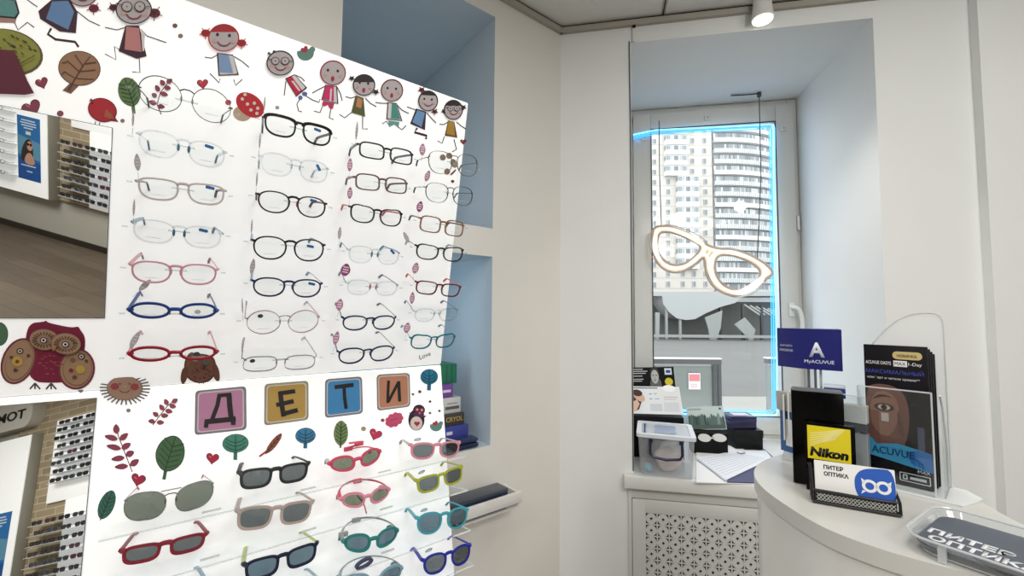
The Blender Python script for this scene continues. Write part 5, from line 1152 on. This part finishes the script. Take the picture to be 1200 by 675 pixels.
for i in range(4):
    last = i == 3
    c = thing('business_card', 'front white and blue business card with spectacles logo in the mesh holder' if last else ('rear card of the stack in the mesh holder', 'second card from the back in the mesh holder', 'third card from the back in the mesh holder')[i], 'business card', Mc @ Matrix.Translation((0 if last else .0003 * i, -.0008 * (3 - i) if not last else 0, -.0012 * (3 - i))), GC)
    f = MB(); f.box(0, CWd, 0, CH, -.0005, 0, mat('card_white', (228, 228, 226), .45)); f.build('card_sheet', c)
    if last:
        f = MB(); pts = smooth([(.50, .5), (.52, .75), (.62, .93), (.8, .985), (1, .985), (1, .02), (.76, .02), (.62, .1), (.53, .25)], True, 2); pts = [(min(u, .998), min(max(v, .01), .985)) for u, v in pts]
        f.prism([(u * CWd, v * CH) for u, v in pts], 0, .0002, flat((42, 88, 176))); f.build('blue_shape', c)
        f = MB(); mw_ = flat((228, 230, 232))
        for cu in (.69, .855):
            f.ring([(cu * CWd + .0083 * math.cos(R(12 * k)), .52 * CH + .0083 * math.sin(R(12 * k))) for k in range(30)], [(cu * CWd + .0048 * math.cos(R(12 * k)), .52 * CH + .0048 * math.sin(R(12 * k))) for k in range(30)], .0002, .0004, mw_)
        for s_, cu in ((-1, .69), (1, .855)): f.prism([((cu + s_ * .045) * CWd, .63 * CH), ((cu + s_ * .10) * CWd, .70 * CH), ((cu + s_ * .088) * CWd, .56 * CH)], .0002, .0004, mw_)
        f.prism([(.60 * CWd, .40 * CH), (.58 * CWd, .30 * CH), (.64 * CWd, .38 * CH)], .0002, .0004, mw_)
        f.build('spectacles_logo', c)
        text('ПИТЕР', c, Matrix.Translation((.0105, CH * .79, 0)), flat((20, 20, 22)), width=.0225, height=.0058, bold=.03); text('ОПТИКА', c, Matrix.Translation((.0105, CH * .62, 0)), flat((20, 20, 22)), width=.028, height=.0058, bold=.03)
# leaflets in a clear holder
A0 = cl(1018, 562); A1 = cl(1095, 580); Mf = upright(A0, A1 - A0); W = (A1 - A0).length
H = (562 - 408) / 500 * A0.y
M_lf = mat('leaflet_black', (16, 14, 20), .4, spec=.2); GL = 'black lens leaflets in the clear holder'
labs = ('rearmost black leaflet in the clear holder', 'third black leaflet in the clear holder', 'second black leaflet in the clear holder', 'front black leaflet with blue headline and face photo, in the clear holder')
for i in range(4):
    y = (.033, .022, .011, 0)[i]
    c = thing('leaflet', labs[i], 'leaflet', Mf @ Matrix.Translation((.0015 * (3 - i), y, .004)) @ Matrix.Rotation(R(90), 4, 'X'), GL)
    f = MB(); f.box(0, W, 0, H - .004 * (3 - i) - .004, -.007, 0, M_lf, .0006); f.build('leaflet_sheet', c)
    if i == 3:
        D = lambda f, pts, z, col_: f.prism([(u * W, v * H) for u, v in pts], z, z + .0001, flat(col_))
        f = MB(); f.prism(rrect(.47 * W, .885 * H, .92 * W, .94 * H, .025 * H), 0, .0002, flat((196, 178, 120))); f.build('gold_pill', c)
        text('НОВИНКА', c, Matrix.Translation((.54 * W, .9 * H, .0002)), flat((40, 34, 20)), width=.3 * W, height=.02 * H)
        text('ACUVUE OASYS', c, Matrix.Translation((.03 * W, .84 * H, 0)), flat((226, 226, 230)), width=.41 * W, height=.024 * H)
        f = MB(); D(f, rc(.48, .832, .69, .874), 0, (230, 230, 232)); f.build('white_box', c)
        text('MAX', c, Matrix.Translation((.5 * W, .841 * H, .0001)), flat((20, 20, 26)), width=.17 * W, height=.024 * H)
        text('1-Day', c, Matrix.Translation((.71 * W, .836 * H, 0)), flat((226, 226, 230)), width=.2 * W, height=.028 * H)
        text('МАКСИМАЛЬНЫЙ', c, Matrix.Translation((.03 * W, .775 * H, 0)), flat((66, 76, 168)), width=.9 * W, height=.035 * H)
        text('комфорт и четкое зрение**', c, Matrix.Translation((.05 * W, .73 * H, 0)), flat((206, 206, 212)), width=.82 * W, height=.022 * H)
        f = MB()
        D(f, smooth([(.0, .16), (.0, .66), (.2, .70), (.5, .69), (.66, .62), (.70, .45), (.62, .3), (.5, .16)], True, 2), .0, (108, 74, 66)); D(f, smooth([(.05, .40), (.1, .62), (.35, .66), (.55, .58), (.5, .4), (.3, .3)], True, 2), .00015, (136, 98, 84))
        D(f, smooth([(.08, .57), (.25, .63), (.48, .6), (.28, .61)], True, 2), .0003, (40, 28, 28)); D(f, ell(.3, .53, .16, .028), .0003, (60, 40, 38)); D(f, ell(.3, .53, .1, .02), .00045, (200, 184, 178)); D(f, ell(.3, .53, .05, .02), .0006, (60, 44, 40)); D(f, ell(.3, .53, .02, .009), .00075, (16, 12, 12))
        D(f, smooth([(.5, .55), (.58, .42), (.62, .34), (.52, .33)], True, 1), .0003, (92, 62, 56)); D(f, ell(.34, .27, .13, .02, -4), .0003, (120, 62, 62)); D(f, smooth([(.66, .56), (.78, .59), (.92, .55), (.78, .575)], True, 2), .0003, (30, 34, 66)); D(f, rc(.25, .43, .37, .49), .0004, (190, 180, 176)); D(f, rc(.8, .18, .9, .42), .0002, (70, 76, 96)); f.build('face_photo', c)
        f = MB(); D(f, [(.02, .175), (.02, .32), (.16, .26), (.5, .285), (1, .25), (1, .12)], .0009, (60, 146, 190)); D(f, [(.6, .23), (.8, .26), (1, .25), (1, .12), (.7, .16)], .0011, (38, 104, 170)); f.build('blue_band', c)
        text('ACUVUE', c, Matrix.Translation((.08 * W, .195 * H, .0012)), flat((22, 44, 84)), width=.66 * W, height=.05 * H)
        text('MAX', c, Matrix.Translation((.78 * W, .105 * H, .0002)), flat((206, 206, 212)), width=.18 * W, height=.02 * H)
        f = MB(); f.ring([(u * W, v * H) for u, v in rrect(.5, .03, .96, .09, .01)], [(u * W, v * H) for u, v in rrect(.515, .035, .945, .085, .008)], 0, .0002, flat((206, 210, 214))); f.ring([(u * W, v * H) for u, v in rrect(.55, .043, .62, .077, .006)], [(u * W, v * H) for u, v in rrect(.565, .05, .605, .07, .004)], 0, .0002, flat((206, 210, 214))); f.box(.66 * W, .9 * W, .05 * H, .068 * H, 0, .0002, flat((190, 194, 200))); f.build('store_badge', c)
t = thing('leaflet_holder', 'clear acrylic leaflet holder with a rounded back panel, around the black leaflets', 'leaflet holder', Mf)
M_hold = clear('holder_acrylic', (250, 252, 252), .05); M_hedge = clear('holder_edge', (242, 245, 246), .12, body=.55, bodycol=(232, 236, 238)); M_back = clear('holder_back', (250, 251, 251), .05, body=.4, bodycol=(248, 249, 249))
yb = .046
def hp(px, py):
    n = -(Mf.to_3x3() @ Vector((0, 1, 0))); q = hit(px, py, Mf @ Vector((0, yb, 0)), n); l = Mf.inverted() @ q; return (l.x, l.z)
arch = [hp(*p) for p in ((1023, 402), (1030, 394), (1040, 384), (1050, 376), (1062, 370), (1075, 367), (1090, 366.5), (1099, 368), (1104, 373), (1106, 382))]
xr = arch[-1][0]; xl_ = arch[0][0]
pl = [(xl_, .003)] + smooth(arch, False, 1) + [(xr, .003)]
f = MB(); f.prism(pl, yb, yb + .0025, M_back, 'Y'); f.build('back_panel', t)
f = MB(); f.tube([(x, yb, z) for x, z in pl], .0011, M_hedge, 6); f.build('back_panel_edge', t)
yf = -.022; ph = .150
f = MB(); f.box(-.006, W + .004, yf, yf + .002, .003, ph, M_hold); f.build('front_panel', t)
f = MB()
for x in (-.006, W + .0035): f.box(x - .0007, x + .0011, yf - .0004, yf + .0022, .003, ph, M_hedge)
f.box(-.006, W + .004, yf - .0004, yf + .0022, ph - .001, ph + .0008, M_hedge); f.build('front_edge', t)
for x, nm in ((-.007, 'side_panel'), (W + .012, 'side_panel')):
    f = MB(); pr = [(yf + .004, .003), (yf + .004, ph * .98), (yf + .03, ph * .86), (yb, ph * .40), (yb, .003)]; f.prism(pr, x, x + .0015, M_hold, 'X')
    if x > 0:
        f.tube([(x, a, b_) for a, b_ in pr[1:]], .0011, M_hedge, 6)
    f.build(nm, t)
f = MB(); f.prism([(-.012, yf - .006), (W + .03, yf - .004), (W + .048, .024), (W + .03, yb + .006), (-.012, yb + .006)], .0005, .003, mat('holder_base_white', (222, 226, 226), .25)); f.build('base_plate', t)
# second small clear card stand behind the holder
t = thing('acrylic_stand', 'clear acrylic stand between the black block and the leaflets', 'acrylic stand', upright(cl(985, 566), A1 - A0))
f = MB(); f.box(0, .03, .02, .022, .003, .135, M_hold); f.box(-.0005, .0008, .0195, .0225, .003, .135, M_hedge); f.box(0, .03, .0195, .0225, .134, .1355, M_hedge); f.build('front_panel', t)
f = MB(); f.box(-.002, .032, .01, .06, .0005, .003, M_hedge); f.build('base_plate', t)
f = MB(); f.box(.001, .03, .03, .046, .003, .075, mat('insert_grey', (150, 154, 156), .4)); f.box(.001, .03, .028, .048, .078, .09, flat((84, 86, 90))); f.box(.001, .03, .028, .046, .091, .118, flat((196, 198, 198))); f.build('grey_packs', t)
# clear tray with the printed mat
B0 = Vector((.4546, .4904, 0)); e1 = Vector((.54, -.842, 0)).normalized(); e2 = Vector((-e1.y, e1.x, 0))
Mt = basis(B0 + UP * CT, e1, e2, UP)
t = thing('coin_tray', 'clear plastic tray with a printed dark mat at the right end of the counter', 'tray', Mt)
TL_, TW_ = .235, .108; M_tr = clear('tray_plastic', (243, 246, 248), .10, .05, body=.16, bodycol=(214, 220, 226))
f = MB(); a = rrect(0, 0, TL_, TW_, .018); b_ = rrect(-.008, -.008, TL_ + .008, TW_ + .008, .022); c = rrect(-.012, -.012, TL_ + .012, TW_ + .012, .024)
skin(f, a, .001, b_, .018, M_tr); skin(f, b_, .018, c, .020, M_tr); f.build('tray_rim', t)
f = MB(); f.tube([(x, y, .0196) for x, y in c], .0014, M_hedge, 6, True); f.tube([(x, y, .002) for x, y in a], .0012, M_hedge, 6, True); f.build('rim_edge', t)
f = MB(); f.prism(rrect(-.0045, -.0045, TL_ + .0045, TW_ + .0045, .018), .0105, .0115, mat('tray_mat', (84, 92, 104), .5)); o = f.build('printed_mat', t)
def mp_(px, py): l = Mt.inverted() @ level(px, py, CT + .012); return l.x, l.y
(x0, y0), (x1, y1) = mp_(1086, 622), mp_(1195, 645)
text('ПИТЕР', o, Matrix.Translation((x0, y0, .0116)), flat((222, 224, 228)), width=(x1 - x0), height=.0165, bold=.04)
(x0b, y0b) = mp_(1083, 632)
text('ОПТИКА', o, Matrix.Translation((x0b, y0 - .0215, .0116)), flat((222, 224, 228)), width=(x1 - x0) * 1.24, height=.0165, bold=.04)
f = MB(); f.box(.018, .024, -.012, -.006, .001, .016, M_hedge); f.build('clear_foot', t)

# ------------------------------------------------------------------ ceiling spotlight in view
p = level(893, -4, CEIL)
t = thing('ceiling_spotlight', 'small round white ceiling spotlight, lit, at the top edge', 'spotlight', Matrix.Translation(p))
f = MB(); f.lathe([(.03, 0), (.031, -.03), (.036, -.07), (.038, -.088), (.034, -.09)], M_white, 28); f.build('lamp_body', t)
f = MB(); f.lathe([(.032, -.0895), (.033, -.094), (.02, -.097), (.002, -.0975)], mat('lamp_face', (255, 250, 240), .4, emit=(255, 248, 236), estr=4), 24); f.build('lamp_face', t)

# ------------------------------------------------------------------ the shop behind the camera, seen in the two mirrors
MI1 = (PF + N1 * .0037, N1); MI2 = (PF + N2 * .0037, N2)
def mir(px, py, low, y):
    P, n = MI2 if low else MI1; X = hit(px, py, P, n); d = ray(px, py); d = d - n * (2 * d.dot(n))
    nO = MO.to_3x3() @ Vector((0, 1, 0)); p0 = MO @ Vector((0, y, 0)); h_ = X + d * ((p0 - X).dot(nO) / d.dot(nO)); l = MO.inverted() @ h_; return l.x, l.z
bm_ = bpy.data.materials.new('beige_brick'); bm_.use_nodes = True; nt = bm_.node_tree; b = nt.nodes['Principled BSDF']; b.inputs['Roughness'].default_value = .8
tc = nt.nodes.new('ShaderNodeTexCoord'); sx = nt.nodes.new('ShaderNodeSeparateXYZ'); cb = nt.nodes.new('ShaderNodeCombineXYZ'); br = nt.nodes.new('ShaderNodeTexBrick')
br.inputs['Scale'].default_value = 1; br.inputs['Brick Width'].default_value = .26; br.inputs['Row Height'].default_value = .075; br.inputs['Mortar Size'].default_value = .005
br.inputs['Color1'].default_value = lin((176, 160, 132)) + (1,); br.inputs['Color2'].default_value = lin((140, 124, 100)) + (1,); br.inputs['Mortar'].default_value = lin((196, 186, 164)) + (1,)
L = nt.links.new; L(tc.outputs['Object'], sx.inputs[0]); L(sx.outputs['X'], cb.inputs[0]); L(sx.outputs['Z'], cb.inputs[1]); L(cb.outputs[0], br.inputs['Vector']); L(br.outputs['Color'], b.inputs['Base Color'])
f = MB(); f.box(-3.1, -.62, -.03, -.001, .50, CEIL - .02, bm_); o = f.build('brick_facing', None, MO); o['kind'] = 'structure'
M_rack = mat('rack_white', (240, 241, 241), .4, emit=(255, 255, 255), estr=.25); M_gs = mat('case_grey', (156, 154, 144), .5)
t = thing('sunglasses_rack', 'white sunglasses rack on the brick wall, reflected in the mirrors', 'rack', MO)
f = MB(); f.box(-2.6, -1.46, -.06, -.031, .52, 1.40, M_rack, .004); f.build('rack_panel', t)
f = MB(); f.box(-2.6, -1.20, -.06, -.031, 1.402, 2.30, M_rack, .004); f.build('rack_panel', t)
zrow = [.60, .70, .80, .90, 1.00, 1.10, 1.20, 1.60, 1.69, 1.78, 1.87, 1.96, 2.05, 2.14, 2.22]
for z in zrow:
    f = MB(); f.box(-2.55, -1.15 if z < 1.3 else -1.3, -.16, -.061, z - .006, z, M_hedge); f.build('rack_shelf', t)
me_l = []
for c, lc in (((28, 26, 28), (34, 34, 38)), ((70, 46, 36), (60, 44, 40)), ((90, 92, 98), (50, 54, 60)), ((120, 60, 80), (70, 50, 60))):
    f = MB(); a_ = mat('rack_frame_%d' % c[0], c, .3); l_ = mat('rack_lens_%d' % c[0], lc, .12)
    for sg_ in (-1, 1):
        o_ = [(sg_ * .036 + x, y) for x, y in outline('square', .031, .023, sg_)]; i_ = [(sg_ * .036 + x, y) for x, y in outline('square', .027, .0195, sg_)]
        f.ring([(x, y) for x, y in o_], i_, -.003, .002, a_, 'Y'); f.prism(i_, -.001, .001, l_, 'Y'); f.tube([(sg_ * .068, 0, .008), (sg_ * .07, .03, .008), (sg_ * .066, .09, .004)], .0022, a_, 6)
    f.tube([(-.006, 0, .006), (.006, 0, .006)], .003, a_, 6); me_l.append(f.mesh('rack_sunglasses'))
rr = random.Random(12)
for k, z in enumerate(zrow):
    xs = -1.24 - (0 if z < 1.3 else .15) - .02 * (k % 3)
    for i in range(6 if z < 1.3 else 5):
        o = link('rack_sunglasses', rr.choice(me_l[:1] * 9 + me_l[2:3] * 2 + me_l), None, MO @ Matrix.Translation((xs - .175 * i, -.145, z + .024)) @ Matrix.Rotation(rr.uniform(-.12, .12), 4, 'Z'))
        tag(o, 'small sunglasses in rows on the white rack, seen only in the mirrors', 'sunglasses', 'sunglasses on the reflected rack')
# poster case
t = thing('poster_case', 'white display case with grey sides and a blue poster, reflected in the upper mirror', 'display case', MO)
yp = -.14
ex1 = min(mir(41, 224, 0, yp)[0], mir(56, 140, 0, yp)[0]); 
f = MB(); f.box(ex1, 1.3, yp, -.031, .50, 2.20, M_gs, .004); f.build('case_body', t)
f = MB(); f.box(ex1 + .004, 1.29, yp - .008, yp, .51, 2.19, M_rack); f.build('front_panel', t)
x0, z0 = mir(15.6, 206, 0, yp - .009); x1, z1 = mir(54, 142, 0, yp - .009)
xm = mir(41, 212, 0, yp - .009)[0]; xa_, xb_ = mir(26.7, 136, 0, yp - .009)[0], x1
xa_ = (x0 + xa_) / 2; xb_ = (xm + x1) / 2; pz0, pz1 = z0, z1
lo, hi = min(xa_, xb_), max(xa_, xb_)
PW_, PH_ = hi - lo, pz1 - pz0
Mp = MO @ Matrix.Translation((lo, yp - .0085, pz0)) @ TX
tp = thing('beach_poster', 'blue poster of a woman in sunglasses by the sea, reflected in the upper mirror', 'poster', Mp)
f = MB(); f.box(0, PW_, 0, PH_, 0, .003, flat((38, 112, 178))); f.build('poster_sheet', tp)
f = MB(); P_ = lambda pts, z, c: f.prism([(u * PW_, v * PH_) for u, v in pts], z, z + .0006, flat(c))
P_([(0, .62), (1, .70), (1, .40), (0, .34)], .003, (92, 150, 180)); P_([(0, .30), (1, .36), (1, .0), (0, .0)], .003, (28, 84, 160)); P_(smooth([(.3, .30), (.32, .6), (.45, .66), (.62, .64), (.8, .5), (.86, .36), (.8, .28)], True, 2), .0036, (44, 34, 34)); P_(ell(.45, .55, .13, .075), .0042, (196, 150, 128)); P_(smooth([(.2, .26), (.3, .38), (.42, .45), (.6, .42), (.72, .3), (.6, .25)], True, 2), .0042, (196, 150, 128)); P_(ell(.4, .57, .06, .022), .0048, (24, 22, 26)); P_(ell(.53, .57, .06, .022), .0048, (24, 22, 26)); P_(rc(.4, .72, .62, .77), .0036, (226, 220, 190)); f.build('beach_picture', tp)
f = MB()
for v, a, c_ in ((.93, .2, .8), (.89, .15, .85), (.85, .15, .8), (.81, .3, .7), (.22, .2, .85), (.13, .35, .6)): P_(rc(a, v, c_, v + .018), .0048, (206, 222, 236))
f.build('text_lines', tp)
gl_me = None
for k in range(8):
    z = .72 + .12 * k
    x0k = hi + .10
    if gl_me is None:
        f = MB()
        for sg_ in (-1, 1):
            o_ = [(sg_ * .034 + x, y) for x, y in outline('soft', .029, .021, sg_)]; i_ = [(sg_ * .034 + x, y) for x, y in outline('soft', .0265, .0185, sg_)]; f.ring(o_, i_, -.002, .001, PC['black'], 'Y'); f.tube([(sg_ * .064, 0, .006), (sg_ * .06, .09, .0)], .002, PC['black'], 5)
        f.tube([(-.006, 0, .005), (.006, 0, .005)], .002, PC['black'], 5); gl_me = f.mesh('rack_eyeglasses')
    for i in range(2):
        o = link('rack_eyeglasses', gl_me, None, MO @ Matrix.Translation((x0k + .18 * i, yp - .11, z))); tag(o, 'dark eyeglasses on the reflected white case beside the blue poster', 'eyeglasses', 'eyeglasses on the reflected case')
    f = MB(); f.box(x0k - .09, x0k + .5, yp - .11, yp - .008, z - .026, z - .021, M_hedge); f.build('case_shelf', t)
# fascia sign
fx0, fz0 = mir(30, 484, 1, yp - .02); fx1, _ = mir(2, 486, 1, yp - .02)
t = thing('fascia_sign', 'pale rounded fascia sign with black letters, reflected in the lower mirror', 'sign', MO)
zc = fz0; hh = .16
f = MB(); xe_ = mir(38, 482, 1, yp - .02)[0]; f.prism([(1.3, zc - hh), (1.3, zc + hh)] + [(xe_ + hh * .6 - hh * .6 * math.sin(R(a)), zc + hh * math.cos(R(a))) for a in range(0, 181, 15)], yp - .019, -.031, mat('fascia_grey', (206, 204, 196), .5), 'Y'); f.build('fascia_panel', t)
text('TOM', t, Matrix.Translation((fx0, yp - .019, zc - .055)) @ TX, flat((24, 24, 24)), width=abs(fx1 - fx0) * 1.15, height=.11, bold=.02, ext=.004)

# ------------------------------------------------------------------ light
def area(nm, loc, tgt, sx_, sy_, W_, col_=(1, 1, 1), spread=180):
    l = bpy.data.lights.new(nm, 'AREA'); l.shape = 'RECTANGLE'; l.size = sx_; l.size_y = sy_; l.energy = W_; l.color = col_; l.spread = R(spread)
    o = bpy.data.objects.new(nm, l); COL.objects.link(o); o.location = loc; o.rotation_euler = (Vector(tgt) - Vector(loc)).to_track_quat('-Z', 'Y').to_euler(); return o
area('ceiling_light_front', (.25, .35, 2.58), (.25, .35, 0), .6, .6, LIGHT_A, (1, .97, .92))
area('ceiling_light_mid', (.7, -1.2, 2.58), (.5, -1.1, 0), 1.2, 1.2, LIGHT_B, (1, .97, .92))
area('ceiling_light_rear', (.6, -3.8, 2.58), (1.0, -3.8, 0), 2.0, 1.6, LIGHT_C, (1, .97, .93))
area('recess_led', (CN - UL * .70 + NL * .015 + UP * 1.50)[:], (CN - UL * .66 - NL * 1 + UP * 1.55)[:], .16, .9, LIGHT_D, (.55, .80, 1))
def spot(nm, loc, tgt, W_, ang):
    l = bpy.data.lights.new(nm, 'SPOT'); l.energy = W_; l.spot_size = R(ang); l.spot_blend = 1; l.shadow_soft_size = .06; l.color = (1, .99, .97)
    o = bpy.data.objects.new(nm, l); COL.objects.link(o); o.location = loc; o.rotation_euler = (Vector(tgt) - Vector(loc)).to_track_quat('-Z', 'Y').to_euler()
spot('fill_spot_right', (1.5, -.35, 2.56), (1.55, 1.35, 1.55), LIGHT_F, 95)  # added unseen fill spot, brightens the right wall
spot('fill_spot_mid', (.9, -.75, 2.56), (1.2, 1.4, 1.9), LIGHT_F * .9, 90)  # second added fill for the right wall, no fixture modelled
spot('fill_spot_left', (-.75, -.65, 2.56), (.5, .5, .75), LIGHT_F * 1.1, 75)  # added unseen fill aimed at the counter body
sl = bpy.data.lights.new('spot_bulb', 'SPOT'); sl.energy = 12; sl.spot_size = R(100); sl.spot_blend = .8; sl.shadow_soft_size = .03; sl.color = (1, .95, .88)
o = bpy.data.objects.new('spot_bulb', sl); COL.objects.link(o); o.location = level(893, -4, CEIL) - UP * .115
area('daylight_window', (CN + UW * .74 - NW * .75 + UP * 1.65)[:], (CN + UW * .6 + NW * 2 + UP * 1.2)[:], .6, 1.45, LIGHT_E, (.93, .97, 1)) if LIGHT_E else None
w = bpy.data.worlds.new('overcast'); SC.world = w; w.use_nodes = True
bg = w.node_tree.nodes['Background']; bg.inputs[0].default_value = (.93, .97, 1, 1); bg.inputs[1].default_value = LIGHT_W
vs = SC.view_settings; vs.view_transform = 'Standard'; vs.look = 'None'; vs.gamma = 1; vs.exposure = EXPO; vs.use_curve_mapping = False
cy_ = SC.cycles; cy_.max_bounces = 10; cy_.diffuse_bounces = 5; cy_.glossy_bounces = 4; cy_.transparent_max_bounces = 40; cy_.transmission_bounces = 6; cy_.caustics_reflective = False; cy_.caustics_refractive = False; cy_.sample_clamp_indirect = 6
